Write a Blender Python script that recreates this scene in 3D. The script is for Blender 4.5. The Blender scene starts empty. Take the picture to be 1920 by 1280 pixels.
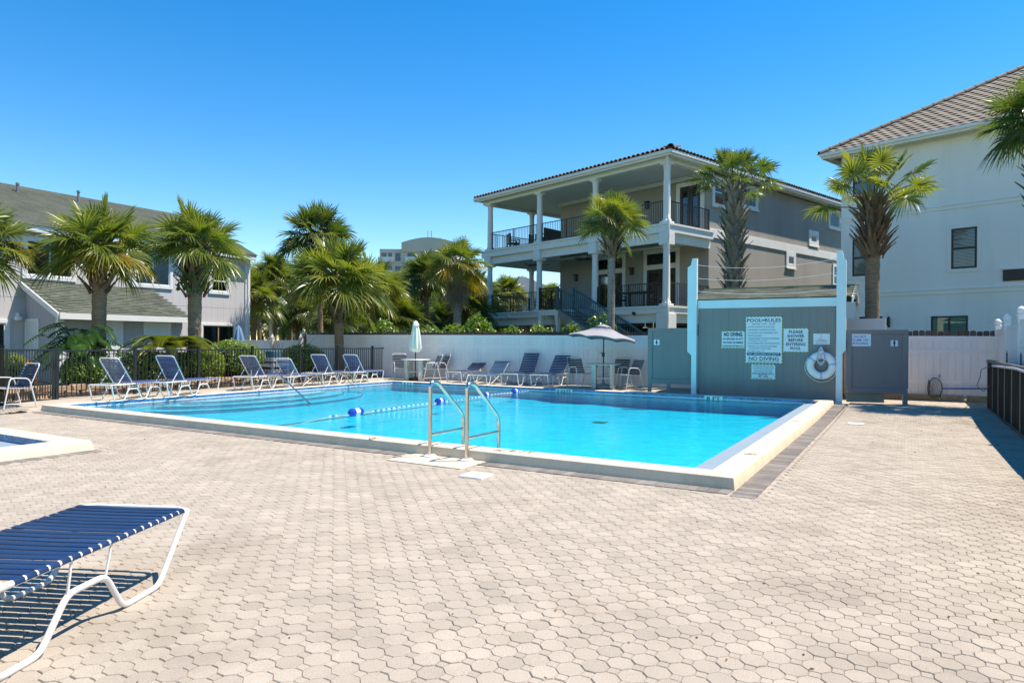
import bpy, math, random
import numpy as np
from mathutils import Vector, Matrix, Euler

# ------------------------------------------------------------------ scene, camera, light
S = bpy.context.scene
COL = S.collection
RND = random.Random(11)
PI = math.pi
FPX, VH, ROLL, HC = 1265.0, 639.25, 0.007, 1.5      # lens in pixels of the 1920 wide photograph, horizon, roll, eye height

cam_d = bpy.data.cameras.new('camera')
cam_d.sensor_width = 36.0
cam_d.lens = 36.0 * FPX / 1920.0
cam_d.clip_start = 0.05
cam_d.clip_end = 3000.0
cam = bpy.data.objects.new('camera', cam_d)
COL.objects.link(cam)
cam.matrix_world = Matrix.Translation((0, 0, HC)) @ Matrix.Rotation(PI / 2, 4, 'X') @ Matrix.Rotation(ROLL, 4, 'Z')
S.camera = cam

SUN_EL, SUN_AZ = math.radians(64.0), math.radians(82.0)   # azimuth from +Y towards +X
world = bpy.data.worlds.new('World')
S.world = world
world.use_nodes = True
wn, wl = world.node_tree.nodes, world.node_tree.links
bg = wn['Background']
sky = wn.new('ShaderNodeTexSky')
sky.sky_type = 'NISHITA'
sky.sun_disc = False
sky.sun_elevation = SUN_EL
sky.sun_rotation = SUN_AZ
sky.altitude = 0.0
sky.air_density = 1.0
sky.dust_density = 0.0
sky.ozone_density = 1.0
hsv = wn.new('ShaderNodeHueSaturation')
hsv.inputs['Saturation'].default_value = 1.48
hsv.inputs['Hue'].default_value = 0.5
wl.new(sky.outputs[0], hsv.inputs['Color'])
wl.new(hsv.outputs[0], bg.inputs['Color'])
bg.inputs['Strength'].default_value = 0.12

sun_d = bpy.data.lights.new('sun', 'SUN')
sun_d.energy = 4.6
sun_d.angle = math.radians(0.53)
sun_d.color = (1.0, 0.90, 0.77)
sun = bpy.data.objects.new('sun', sun_d)
COL.objects.link(sun)
sdir = Vector((math.sin(SUN_AZ) * math.cos(SUN_EL), math.cos(SUN_AZ) * math.cos(SUN_EL), math.sin(SUN_EL)))
sun.rotation_euler = sdir.to_track_quat('Z', 'Y').to_euler()

S.view_settings.view_transform = 'Standard'
S.view_settings.look = 'None'
S.view_settings.exposure = 0.84
S.view_settings.gamma = 1.0
S.view_settings.use_curve_mapping = False
S.cycles.max_bounces = 8
S.cycles.transparent_max_bounces = 24
S.cycles.caustics_reflective = False
S.cycles.caustics_refractive = False

# ------------------------------------------------------------------ picture <-> place
def ray(u, v):
    a, b = u - 960.0, v - VH
    return (a + ROLL * b) / FPX, -(b - ROLL * a) / FPX
def gnd(u, v, z=0.0):
    a, b = ray(u, v); Y = (z - HC) / b
    return Vector((a * Y, Y, z))
def at(u, v, Y):
    a, b = ray(u, v)
    return Vector((a * Y, Y, HC + b * Y))
def hit(u, v, p0, d):
    a, b = ray(u, v); n = math.hypot(d[0], d[1]); dx, dy = d[0] / n, d[1] / n
    t = (a * p0[1] - p0[0]) / (dx - a * dy); Y = p0[1] + t * dy
    return t, HC + b * Y

PTH = -0.53
NL = Vector((-9.297, 14.034, 0))
PL, PW = 13.296, 10.374                                # the pool, inside the coping
UX = Vector((math.cos(PTH), math.sin(PTH), 0))
VX = Vector((-UX.y, UX.x, 0))
ZT = 0.13                                              # coping top
def W(a, b, z=0.0):
    p = NL + UX * a + VX * b
    return Vector((p.x, p.y, z))
def AB(p):
    d = Vector((p[0], p[1], 0)) - NL
    return d.dot(UX), d.dot(VX)

# ------------------------------------------------------------------ mesh builder
def fillet(pts, r, n=4):
    pts = [Vector(p) for p in pts]; out = [pts[0]]
    for i in range(1, len(pts) - 1):
        p, a, b = pts[i], pts[i - 1] - pts[i], pts[i + 1] - pts[i]
        k = min(r, a.length * .48, b.length * .48)
        s, e = p + a.normalized() * k, p + b.normalized() * k
        for j in range(n + 1):
            t = j / n
            out.append(s * (1 - t) ** 2 + p * 2 * t * (1 - t) + e * t * t)
    out.append(pts[-1])
    return out

class MB:
    def __init__(s):
        s.v, s.f, s.m, s.sm = [], [], [], []
    def add(s, vs, fs, m=0, sm=False):
        o = len(s.v)
        s.v += [tuple(v) for v in vs]
        for f in fs:
            s.f.append(tuple(i + o for i in f)); s.m.append(m); s.sm.append(sm)
        return s
    def box(s, x0, y0, z0, x1, y1, z1, m=0, bev=0.0):
        if x0 > x1: x0, x1 = x1, x0
        if y0 > y1: y0, y1 = y1, y0
        if z0 > z1: z0, z1 = z1, z0
        if bev <= 0:
            vs = [(x0, y0, z0), (x1, y0, z0), (x1, y1, z0), (x0, y1, z0), (x0, y0, z1), (x1, y0, z1), (x1, y1, z1), (x0, y1, z1)]
            fs = [(3, 2, 1, 0), (4, 5, 6, 7), (0, 1, 5, 4), (1, 2, 6, 5), (2, 3, 7, 6), (3, 0, 4, 7)]
            return s.add(vs, fs, m)
        b = min(bev, (x1 - x0) * .45, (y1 - y0) * .45, (z1 - z0) * .45)
        def ring(z, i):
            return [(x0 + i, y0, z), (x1 - i, y0, z), (x1, y0 + i, z), (x1, y1 - i, z), (x1 - i, y1, z), (x0 + i, y1, z), (x0, y1 - i, z), (x0, y0 + i, z)]
        def ringi(z):
            c = b
            return [(x0 + c, y0 + c * .4, z), (x1 - c, y0 + c * .4, z), (x1 - c * .4, y0 + c, z), (x1 - c * .4, y1 - c, z), (x1 - c, y1 - c * .4, z), (x0 + c, y1 - c * .4, z), (x0 + c * .4, y1 - c, z), (x0 + c * .4, y0 + c, z)]
        vs = ringi(z0) + ring(z0 + b, b) + ring(z1 - b, b) + ringi(z1)
        fs = [tuple(range(7, -1, -1)), tuple(range(24, 32))]
        for k in range(3):
            for i in range(8):
                j = (i + 1) % 8
                fs.append((k * 8 + i, k * 8 + j, k * 8 + 8 + j, k * 8 + 8 + i))
        return s.add(vs, fs, m)
    def bar(s, p, q, w, h, m=0, up=(0, 0, 1)):
        p, q = Vector(p), Vector(q); d = (q - p).normalized(); up = Vector(up)
        if abs(d.dot(up)) > .98: up = Vector((1, 0, 0))
        sd = d.cross(up).normalized() * (w / 2); u2 = sd.normalized().cross(d).normalized() * (h / 2)
        vs = [p - sd - u2, p + sd - u2, p + sd + u2, p - sd + u2, q - sd - u2, q + sd - u2, q + sd + u2, q - sd + u2]
        fs = [(0, 1, 2, 3), (7, 6, 5, 4), (4, 5, 1, 0), (5, 6, 2, 1), (6, 7, 3, 2), (7, 4, 0, 3)]
        return s.add(vs, fs, m)
    def tube(s, pts, r, n=8, m=0, closed=False, flat=1.0):
        pts = [Vector(p) for p in pts]; N = len(pts); o = len(s.v); vs = []; fs = []
        up = None
        for i, p in enumerate(pts):
            if closed: t = (pts[(i + 1) % N] - pts[i - 1])
            else: t = pts[min(i + 1, N - 1)] - pts[max(i - 1, 0)]
            t.normalize()
            if up is None:
                up = Vector((0, 0, 1)) if abs(t.z) < .9 else Vector((1, 0, 0))
            sd = t.cross(up)
            if sd.length < 1e-4: sd = t.cross(Vector((0, 1, 0)))
            sd.normalize(); up = sd.cross(t).normalized()
            rr = r[i] if isinstance(r, (list, tuple)) else r
            for k in range(n):
                a = 2 * PI * k / n
                vs.append(p + sd * math.cos(a) * rr + up * math.sin(a) * rr * flat)
        M_ = N if closed else N - 1
        for i in range(M_):
            i2 = (i + 1) % N
            for k in range(n):
                k2 = (k + 1) % n
                fs.append((i * n + k, i * n + k2, i2 * n + k2, i2 * n + k))
        s.add(vs, fs, m, True)
        if not closed:
            s.add([], [], m)
            s.f.append(tuple(o + k for k in range(n - 1, -1, -1))); s.m.append(m); s.sm.append(False)
            s.f.append(tuple(o + (N - 1) * n + k for k in range(n))); s.m.append(m); s.sm.append(False)
        return s
    def lathe(s, prof, n=16, c=(0, 0, 0), m=0, cap=True, squash=None):
        vs, fs = [], []; c = Vector(c)
        for i, (r, z) in enumerate(prof):
            for k in range(n):
                a = 2 * PI * k / n; q = squash(i, a) if squash else 1.0
                vs.append(c + Vector((math.cos(a) * r * q, math.sin(a) * r * q, z)))
        for i in range(len(prof) - 1):
            for k in range(n):
                k2 = (k + 1) % n
                fs.append((i * n + k, i * n + k2, (i + 1) * n + k2, (i + 1) * n + k))
        s.add(vs, fs, m, True)
        o = len(s.v) - len(vs)
        if cap:
            if prof[0][0] > 1e-4: s.f.append(tuple(o + k for k in range(n - 1, -1, -1))); s.m.append(m); s.sm.append(False)
            if prof[-1][0] > 1e-4: s.f.append(tuple(o + (len(prof) - 1) * n + k for k in range(n))); s.m.append(m); s.sm.append(False)
        return s
    def prism(s, poly, axis, a0, a1, m=0):
        """poly: 2D points; axis 'x','y','z' is the extrusion axis, the 2D coordinates fill the other two in order"""
        def P(p, a):
            if axis == 'x': return (a, p[0], p[1])
            if axis == 'y': return (p[0], a, p[1])
            return (p[0], p[1], a)
        n = len(poly)
        vs = [P(p, a0) for p in poly] + [P(p, a1) for p in poly]
        fs = [tuple(range(n - 1, -1, -1)), tuple(range(n, 2 * n))] + [(i, (i + 1) % n, n + (i + 1) % n, n + i) for i in range(n)]
        return s.add(vs, fs, m)
    def quad(s, a, b, c, d, m=0):
        return s.add([a, b, c, d], [(0, 1, 2, 3)], m)
    def xf(s, M_):
        s.v = [tuple(M_ @ Vector(v)) for v in s.v]; return s
    def mesh(s, name, mats, fix=True, angle=35):
        me = bpy.data.meshes.new(name)
        me.from_pydata(s.v, [], s.f)
        if not isinstance(mats, (list, tuple)): mats = [mats]
        for mt in mats: me.materials.append(mt)
        if len(mats) > 1: me.polygons.foreach_set('material_index', s.m)
        me.polygons.foreach_set('use_smooth', s.sm)
        if fix:
            import bmesh
            bm = bmesh.new(); bm.from_mesh(me)
            bmesh.ops.recalc_face_normals(bm, faces=bm.faces); bm.to_mesh(me); bm.free()
        if any(s.sm): me.set_sharp_from_angle(angle=math.radians(angle))
        me.update()
        return me
    def build(s, name, mats, parent=None, loc=(0, 0, 0), rot=(0, 0, 0), **k):
        return obj(name, s.mesh(name, mats, **k), parent, loc, rot)

def obj(name, me, parent=None, loc=(0, 0, 0), rot=(0, 0, 0), scale=None):
    o = bpy.data.objects.new(name, me); COL.objects.link(o)
    if parent is not None: o.parent = parent
    o.location = loc; o.rotation_euler = rot
    if scale is not None: o.scale = (scale,) * 3 if isinstance(scale, (int, float)) else scale
    return o
def tag(o, label=None, cat=None, group=None, kind=None):
    if label: o['label'] = label
    if cat: o['category'] = cat
    if group: o['group'] = group
    if kind: o['kind'] = kind
    return o
def thing(name, label, cat, loc=(0, 0, 0), rotz=0.0, group=None):
    o = bpy.data.objects.new(name, None); COL.objects.link(o)
    o.empty_display_size = .2; o.location = loc; o.rotation_euler = (0, 0, rotz)
    return tag(o, label, cat, group)
def copy_tree(o, parent=None):
    c = o.copy(); COL.objects.link(c)
    if parent is not None: c.parent = parent
    for ch in list(o.children): copy_tree(ch, c)
    return c
def base_name(n):
    return n.split('.')[0]

# ------------------------------------------------------------------ materials
def nd(nt, t, **k):
    n = nt.nodes.new(t)
    for a, v in k.items(): setattr(n, a, v)
    return n
def M(name, col, rough=.6, metal=0.0, var=.10, scale=3.0, bump=0.0, bscale=40.0, stain=0.0, stcol=None, stscale=.8, spec=.5, objvar=0.0, attr=None, stretch=None, grain=0.0, gscale=200.0):
    m = bpy.data.materials.new(name); m.use_nodes = True; nt = m.node_tree; L = nt.links
    b = nt.nodes['Principled BSDF']
    b.inputs['Roughness'].default_value = rough; b.inputs['Metallic'].default_value = metal
    b.inputs['Specular IOR Level'].default_value = spec
    geo = nd(nt, 'ShaderNodeNewGeometry'); vec = geo.outputs['Position']
    if stretch:
        mp = nd(nt, 'ShaderNodeMapping'); mp.inputs['Scale'].default_value = stretch
        L.new(vec, mp.inputs['Vector']); vec2 = mp.outputs[0]
    else: vec2 = vec
    c = nd(nt, 'ShaderNodeRGB'); c.outputs[0].default_value = (*col, 1); cur = c.outputs[0]
    def mul(cur, fac_socket, lo, hi):
        mr = nd(nt, 'ShaderNodeMapRange'); mr.inputs['From Min'].default_value = .25; mr.inputs['From Max'].default_value = .75
        mr.inputs['To Min'].default_value = lo; mr.inputs['To Max'].default_value = hi; L.new(fac_socket, mr.inputs['Value'])
        vm = nd(nt, 'ShaderNodeVectorMath', operation='SCALE'); L.new(cur, vm.inputs[0]); L.new(mr.outputs[0], vm.inputs['Scale'])
        return vm.outputs[0]
    if var:
        n1 = nd(nt, 'ShaderNodeTexNoise'); n1.inputs['Scale'].default_value = scale; n1.inputs['Detail'].default_value = 5
        L.new(vec2, n1.inputs['Vector']); cur = mul(cur, n1.outputs['Fac'], 1 - var, 1 + var)
    if grain:
        n3 = nd(nt, 'ShaderNodeTexNoise'); n3.inputs['Scale'].default_value = gscale; n3.inputs['Detail'].default_value = 2
        L.new(vec, n3.inputs['Vector']); cur = mul(cur, n3.outputs['Fac'], 1 - grain, 1 + grain)
    if attr:
        at_ = nd(nt, 'ShaderNodeAttribute', attribute_name=attr)
        vm = nd(nt, 'ShaderNodeVectorMath', operation='SCALE'); L.new(cur, vm.inputs[0]); L.new(at_.outputs['Fac'], vm.inputs['Scale']); cur = vm.outputs[0]
    if objvar:
        oi = nd(nt, 'ShaderNodeObjectInfo'); mr = nd(nt, 'ShaderNodeMapRange')
        mr.inputs['To Min'].default_value = 1 - objvar; mr.inputs['To Max'].default_value = 1 + objvar; L.new(oi.outputs['Random'], mr.inputs['Value'])
        vm = nd(nt, 'ShaderNodeVectorMath', operation='SCALE'); L.new(cur, vm.inputs[0]); L.new(mr.outputs[0], vm.inputs['Scale']); cur = vm.outputs[0]
    if stain:
        n2 = nd(nt, 'ShaderNodeTexNoise'); n2.inputs['Scale'].default_value = stscale; n2.inputs['Detail'].default_value = 7; n2.inputs['Roughness'].default_value = .62
        L.new(vec2, n2.inputs['Vector'])
        mr = nd(nt, 'ShaderNodeMapRange'); mr.inputs['From Min'].default_value = .52; mr.inputs['From Max'].default_value = .72
        mr.inputs['To Min'].default_value = 0; mr.inputs['To Max'].default_value = stain; L.new(n2.outputs['Fac'], mr.inputs['Value'])
        mx = nd(nt, 'ShaderNodeMix', data_type='RGBA'); L.new(mr.outputs[0], mx.inputs['Factor']); L.new(cur, mx.inputs[6])
        mx.inputs[7].default_value = (*(stcol or tuple(x * .45 for x in col)), 1); cur = mx.outputs[2]
    L.new(cur, b.inputs['Base Color'])
    if bump:
        n4 = nd(nt, 'ShaderNodeTexNoise'); n4.inputs['Scale'].default_value = bscale; n4.inputs['Detail'].default_value = 4; L.new(vec2, n4.inputs['Vector'])
        bp = nd(nt, 'ShaderNodeBump'); bp.inputs['Strength'].default_value = bump; bp.inputs['Distance'].default_value = .01
        L.new(n4.outputs['Fac'], bp.inputs['Height']); L.new(bp.outputs[0], b.inputs['Normal'])
    return m
def leaf_mat(name, col, col2, trans=.4, rough=.33, scale=2.5):
    m = bpy.data.materials.new(name); m.use_nodes = True; nt = m.node_tree; L = nt.links
    nt.nodes.remove(nt.nodes['Principled BSDF']); out = nt.nodes['Material Output']
    geo = nd(nt, 'ShaderNodeNewGeometry')
    n1 = nd(nt, 'ShaderNodeTexNoise'); n1.inputs['Scale'].default_value = scale; n1.inputs['Detail'].default_value = 3; L.new(geo.outputs['Position'], n1.inputs['Vector'])
    oi = nd(nt, 'ShaderNodeObjectInfo')
    ad = nd(nt, 'ShaderNodeMath', operation='MULTIPLY_ADD'); L.new(oi.outputs['Random'], ad.inputs[0]); ad.inputs[1].default_value = .5; L.new(n1.outputs['Fac'], ad.inputs[2])
    mr = nd(nt, 'ShaderNodeMapRange'); mr.inputs['From Min'].default_value = .4; mr.inputs['From Max'].default_value = 1.1; L.new(ad.outputs[0], mr.inputs['Value'])
    mx = nd(nt, 'ShaderNodeMix', data_type='RGBA'); mx.inputs[6].default_value = (*col, 1); mx.inputs[7].default_value = (*col2, 1); L.new(mr.outputs[0], mx.inputs['Factor'])
    pb = nd(nt, 'ShaderNodeBsdfPrincipled'); pb.inputs['Roughness'].default_value = rough; pb.inputs['Specular IOR Level'].default_value = .5; L.new(mx.outputs[2], pb.inputs['Base Color'])
    tr = nd(nt, 'ShaderNodeBsdfTranslucent'); sc = nd(nt, 'ShaderNodeVectorMath', operation='MULTIPLY'); L.new(mx.outputs[2], sc.inputs[0]); sc.inputs[1].default_value = (1.7, 1.7, .7); L.new(sc.outputs[0], tr.inputs['Color'])
    ms = nd(nt, 'ShaderNodeMixShader'); ms.inputs[0].default_value = trans; L.new(pb.outputs[0], ms.inputs[1]); L.new(tr.outputs[0], ms.inputs[2]); L.new(ms.outputs[0], out.inputs['Surface'])
    return m
def glass_mat(name, tint, ior=1.5, rough=.02):
    m = bpy.data.materials.new(name); m.use_nodes = True; nt = m.node_tree; L = nt.links
    nt.nodes.remove(nt.nodes['Principled BSDF']); out = nt.nodes['Material Output']
    t = nd(nt, 'ShaderNodeBsdfTransparent'); t.inputs[0].default_value = (*tint, 1)
    g = nd(nt, 'ShaderNodeBsdfGlossy'); g.inputs['Roughness'].default_value = rough
    fr = nd(nt, 'ShaderNodeFresnel'); fr.inputs['IOR'].default_value = ior
    ms = nd(nt, 'ShaderNodeMixShader'); L.new(fr.outputs[0], ms.inputs[0]); L.new(t.outputs[0], ms.inputs[1]); L.new(g.outputs[0], ms.inputs[2]); L.new(ms.outputs[0], out.inputs['Surface'])
    return m

PAV = dict(rough=.85, var=.12, scale=2.1, grain=.22, gscale=170, bump=.5, bscale=180, stain=.5, stcol=(.22, .175, .13), stscale=.75, spec=.25)
MT = {
 'paver': M('paver_concrete', (.388, .336, .268), attr='tint', **PAV),
 'joint': M('joint_sand', (.36, .30, .235), rough=.95, var=.35, scale=9, stain=.8, stcol=(.09, .07, .052), stscale=5),
 'deck': M('deck_concrete', (.395, .342, .272), rough=.85, var=.14, scale=5, grain=.14, gscale=60, bump=.3, bscale=60, stain=.35, stcol=(.30, .25, .2), stscale=1.2, spec=.25),
 'border': M('border_brick', (.20, .18, .16), rough=.9, var=.2, scale=4, grain=.15, gscale=150, bump=.4, bscale=120, objvar=.22, spec=.2),
 'coping': M('coping_concrete', (.70, .585, .41), rough=.8, var=.07, scale=6, grain=.06, gscale=90, bump=.35, bscale=70, stain=.4, stcol=(.46, .35, .22), stscale=2.6, spec=.3),
 'plaster': M('pool_plaster', (.40, .65, .76), rough=.7, var=.10, scale=3.0, grain=.1, gscale=9),
 'ledge': M('pool_ledge', (.24, .31, .36), rough=.5, var=.06),
 'tile': M('pool_tile', (.040, .155, .33), rough=.2, var=.7, scale=30, objvar=.3, stain=.8, stcol=(.26, .46, .60), stscale=22),
 'trim': M('white_trim', (.74, .74, .73), rough=.45, var=.04),
 'vinyl': M('white_vinyl', (.87, .79, .74), rough=.4, var=.05, scale=1.5, objvar=.035, stain=.22, stcol=(.55, .52, .46), stscale=2.5, stretch=(1, 1, .25)),
 'wood': M('weathered_wood', (.075, .062, .055), rough=.9, var=.35, scale=6, stretch=(6, 6, .6), objvar=.25),
 'timber': M('tan_timber', (.34, .24, .12), rough=.85, var=.25, scale=5, objvar=.2, stain=.4),
 'steel': M('stainless_steel', (.62, .58, .53), rough=.22, metal=1.0, var=.08, scale=10),
 'frame': M('white_powder_coat', (.70, .67, .64), rough=.35, var=.05, scale=5),
 'blue': M('blue_vinyl_strap', (.014, .032, .088), rough=.32, var=.12, scale=4, objvar=.12),
 'bluelt': M('sunbleached_strap', (.07, .09, .20), rough=.38, var=.15, scale=4, objvar=.15),
 'faded': M('faded_strap', (.10, .19, .34), rough=.4, var=.2, scale=4, objvar=.2),
 'navy': M('navy_strap', (.018, .028, .085), rough=.35, var=.15, scale=4, objvar=.2),
 'dkstrap': M('charcoal_strap', (.022, .024, .036), rough=.4, var=.15, scale=4, objvar=.2),
 'teal': M('teal_strap', (.03, .075, .14), rough=.4, var=.2, scale=4, objvar=.2),
 'blackm': M('black_aluminium', (.018, .020, .020), rough=.4, var=.15),
 'greenm': M('dark_green_panel', (.012, .016, .012), rough=.8, spec=.15, var=.3, scale=3, stretch=(8, 8, .5)),
 'alu': M('bare_aluminium', (.20, .20, .19), rough=.5, metal=.2, var=.1),
 'table': M('table_plastic', (.60, .58, .52), rough=.5, var=.06),
 'canvas': M('cream_canvas', (.80, .77, .64), rough=.85, var=.05, scale=8, bump=.15, bscale=200),
 'greyfab': M('pale_grey_canvas', (.29, .29, .31), rough=.85, var=.05, scale=8),
 'bluefab': M('blue_canvas', (.16, .27, .44), rough=.85, var=.08),
 'brownfab': M('brown_canvas', (.28, .17, .13), rough=.85, var=.1),
 'pole': M('dark_pole', (.025, .022, .022), rough=.4, var=.1),
 'greypaint': M('grey_siding_paint', (.25, .225, .208), rough=.6, var=.09, scale=1.2, stain=.2, stcol=(.13, .13, .13), stscale=2.2, stretch=(1, 1, .2), spec=.3),
 'greypaint2': M('grey_partition_paint', (.23, .208, .20), rough=.6, var=.09, scale=1.2, stain=.2, stcol=(.13, .13, .13), stscale=2.2, stretch=(1, 1, .2), spec=.3),
 'skyblue': M('pale_blue_trim', (.66, .77, .78), rough=.5, var=.05, scale=2),
 'shingle': M('green_grey_shingle', (.085, .097, .070), rough=.95, var=.25, scale=1.5, grain=.3, gscale=80, objvar=.28),
 'stuccow': M('white_stucco', (.86, .815, .755), rough=.85, var=.05, scale=.9, stain=.16, stcol=(.5, .48, .44), stscale=1.6, stretch=(1, 1, .14), bump=.25, bscale=90),
 'stuccob': M('taupe_stucco', (.34, .31, .262), rough=.9, var=.09, scale=.8, stain=.18, stcol=(.17, .155, .12), stscale=1.5, stretch=(1, 1, .2), bump=.25, bscale=90),
 'houset': M('house_trim_white', (.74, .715, .66), rough=.6, var=.05, scale=2),
 'soffit': M('porch_ceiling', (.68, .66, .60), rough=.7, var=.04),
 'terra': M('barrel_tile_clay', (.135, .085, .062), rough=.8, var=.3, scale=3, objvar=.35),
 'ctile': M('concrete_roof_tile', (.185, .152, .115), rough=.85, var=.15, scale=3, objvar=.18, stain=.3),
 'siding': M('lavender_grey_siding', (.55, .525, .52), rough=.65, var=.04, scale=1.5, stretch=(1, 1, .15)),
 'siding2': M('porch_shaded_siding', (.40, .39, .42), rough=.65, var=.04, scale=1.5),  # porch wall's shade put into the colour, darker than the main siding
 'door': M('painted_door', (.70, .70, .70), rough=.45, var=.03),
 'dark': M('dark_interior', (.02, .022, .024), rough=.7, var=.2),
 'darkfr': M('bronze_frame', (.022, .020, .018), rough=.4, var=.1),
 'blind': M('blind_slat', (.74, .74, .72), rough=.6, var=.04),
 'tealcl': M('turquoise_curtain', (.06, .55, .53), rough=.8, var=.15, scale=2),
 'glass': glass_mat('window_glass', (.86, .89, .89)),
 'rail_teal': M('teal_stair_paint', (.06, .13, .155), rough=.5, var=.08),
 'rail_br': M('bronze_balcony_rail', (.035, .028, .022), rough=.45, var=.1),
 'bark': M('palm_bark', (.235, .165, .105), rough=.95, var=.3, scale=5, bump=1.0, bscale=14, stretch=(1, 1, 4.5)),
 'barkg': M('grey_palm_bark', (.23, .205, .17), rough=.95, var=.35, scale=4, bump=1.0, bscale=10, stretch=(1, 1, 4.0)),
 'boot': M('palm_leaf_base', (.15, .10, .062), rough=.9, var=.3, scale=9, objvar=.35),
 'bootg': M('grey_leaf_base', (.19, .165, .125), rough=.9, var=.35, scale=9, objvar=.4),
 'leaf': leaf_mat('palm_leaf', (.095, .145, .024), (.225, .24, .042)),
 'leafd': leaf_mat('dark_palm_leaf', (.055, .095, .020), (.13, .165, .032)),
 'leafy': leaf_mat('yellowing_palm_leaf', (.16, .15, .025), (.34, .24, .03)),
 'leafx': leaf_mat('dead_palm_leaf', (.16, .12, .08), (.26, .21, .15), trans=.15, rough=.8),
 'hedge': leaf_mat('hedge_leaf', (.13, .22, .022), (.30, .34, .04), trans=.42, rough=.35, scale=9),
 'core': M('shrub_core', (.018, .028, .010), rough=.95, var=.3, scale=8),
 'grape': leaf_mat('seagrape_leaf', (.06, .14, .02), (.16, .24, .03), trans=.4, scale=5),
 'philo': leaf_mat('philodendron_leaf', (.030, .085, .018), (.07, .15, .025), trans=.3, rough=.3, scale=4),
 'sago': leaf_mat('sago_leaf', (.09, .14, .02), (.21, .225, .032), trans=.3, scale=3),
 'yucca': leaf_mat('yucca_leaf', (.05, .10, .03), (.10, .16, .05), trans=.25, scale=3),
 'twig': M('bare_twig', (.16, .13, .10), rough=.9, var=.2),
 'redleaf': leaf_mat('red_leaf', (.35, .02, .02), (.4, .05, .04), trans=.3),
 'stone': M('edging_stone', (.40, .27, .17), rough=.95, var=.3, scale=7, bump=.8, bscale=25, objvar=.25),
 'grass': M('lawn', (.075, .10, .03), rough=.95, var=.4, scale=2, grain=.3, gscale=30),
 'sand': M('sandy_ground', (.34, .29, .22), rough=.95, var=.2, scale=.6),
 'signface': M('sign_white', (.72, .75, .77), rough=.4, var=.03),
 'ink': M('sign_ink_navy', (.016, .018, .05), rough=.5, var=0),
 'inkblue': M('sign_ink_blue', (.10, .17, .50), rough=.5, var=0),
 'inkred': M('sign_ink_red', (.50, .08, .08), rough=.5, var=0),
 'inkyel': M('sign_border_yellow', (.58, .60, .18), rough=.5, var=0),
 'inkgrn': M('sign_emblem_green', (.12, .22, .16), rough=.5, var=0),
 'buoy': M('lifebuoy_foam', (.82, .79, .74), rough=.5, var=.04),
 'band': M('lifebuoy_band', (.45, .47, .72), rough=.5, var=.05),
 'ropew': M('white_rope', (.66, .62, .60), rough=.8, var=.1),
 'floatb': M('float_blue', (.015, .045, .42), rough=.3, var=.05),
 'binlid': M('teal_bin_lid', (.045, .125, .175), rough=.45, var=.1),
 'binw': M('grey_painted_wood', (.28, .28, .28), rough=.8, var=.2, scale=5),
 'tan_conc': M('far_tower_concrete', (.55, .50, .44), rough=.8, var=.05, scale=.2),
 'redroof': M('red_tile_roof', (.42, .10, .05), rough=.8, var=.2, scale=1.5),
 'olive': M('pale_green_stucco', (.42, .44, .26), rough=.8, var=.05),
 'porcelain': M('white_globe', (.75, .75, .74), rough=.25, var=.02),
 'net': M('net_mesh', (.14, .14, .12), rough=.9, var=.2),
 'polebl': M('blue_pole', (.02, .09, .42), rough=.35, var=.08),
 'hose': M('grey_hose', (.42, .45, .50), rough=.45, var=.08),
 'plank': M('far_planks', (.45, .43, .40), rough=.8, var=.1),
}
# ------------------------------------------------------------------ ground, deck, pool
def smooth(x, a, b):
    t = min(1, max(0, (x - a) / (b - a))); return t * t * (3 - 2 * t)
CW = .30                                              # coping width
def zdeck(a, b):
    if b > PW + CW * .5: return ZT - .08 * smooth(a, 10.5, 13.2) - .002
    if a < -CW * .5: return (ZT - .002) * smooth(b, -1.7, .3)
    if a > PL + CW * .5: return .05 * smooth(b, 6.5, 10.5)
    return 0.0
KA0, KA1, KB0, KB1 = 1.4, 5.63, -6.6, -2.41           # children's pool, outside the coping
def grid_sheet(name, mat, xs, ys, skip, zf, parent=None, kind=None):
    mb = MB(); idx = {}
    def V(i, j):
        if (i, j) not in idx:
            p = W(xs[i], ys[j], zf(xs[i], ys[j])); idx[(i, j)] = len(mb.v); mb.v.append(tuple(p))
        return idx[(i, j)]
    for i in range(len(xs) - 1):
        for j in range(len(ys) - 1):
            if skip((xs[i] + xs[i + 1]) / 2, (ys[j] + ys[j + 1]) / 2): continue
            mb.f.append((V(i, j), V(i + 1, j), V(i + 1, j + 1), V(i, j + 1))); mb.m.append(0); mb.sm.append(False)
    o = mb.build(name, mat, parent)
    if kind: o['kind'] = kind
    return o
def inpool(a, b): return -.1 < a < PL + .1 and -.1 < b < PW + .1
def inkid(a, b): return KA0 + .1 < a < KA1 - .1 and KB0 + .1 < b < KB1 - .1
A0, A1, B0, B1 = -1.75, 17.3, -17.0, 13.6
xs = sorted([-600, -60, -20, A0, A1, 30, 80, 700]); ys = sorted([-600, -40, B0, B1, 20, 40, 90, 700])
grid_sheet('ground', MT['grass'], xs, ys, lambda a, b: A0 < a < A1 and B0 < b < B1, lambda a, b: .03, kind='structure')
xs = sorted([A0, -.9, -CW * .5, -.1, KA0 + .1, KA1 - .1, PL + .1, PL + CW * .5, A1] + [9, 10.5, 11, 11.5, 12, 12.5, 13])
ys = sorted([B0, -12, -9, KB0 + .1, KB1 - .1, -1.7, -1.3, -1, -.7, -.4, -.1, .3, 3, 6.5, 7.5, 8.5, 9.5, PW + .1, PW + CW * .5, 11.5, B1])
def front(a, b): return (b < -CW * .5) or (a > PL + CW * .5 and b < PW + CW)
deck = grid_sheet('pool_deck', MT['deck'], xs, ys, lambda a, b: inpool(a, b) or inkid(a, b) or (front(a, b) and a > -CW * .5), lambda a, b: zdeck(a, b), kind='structure')
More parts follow.
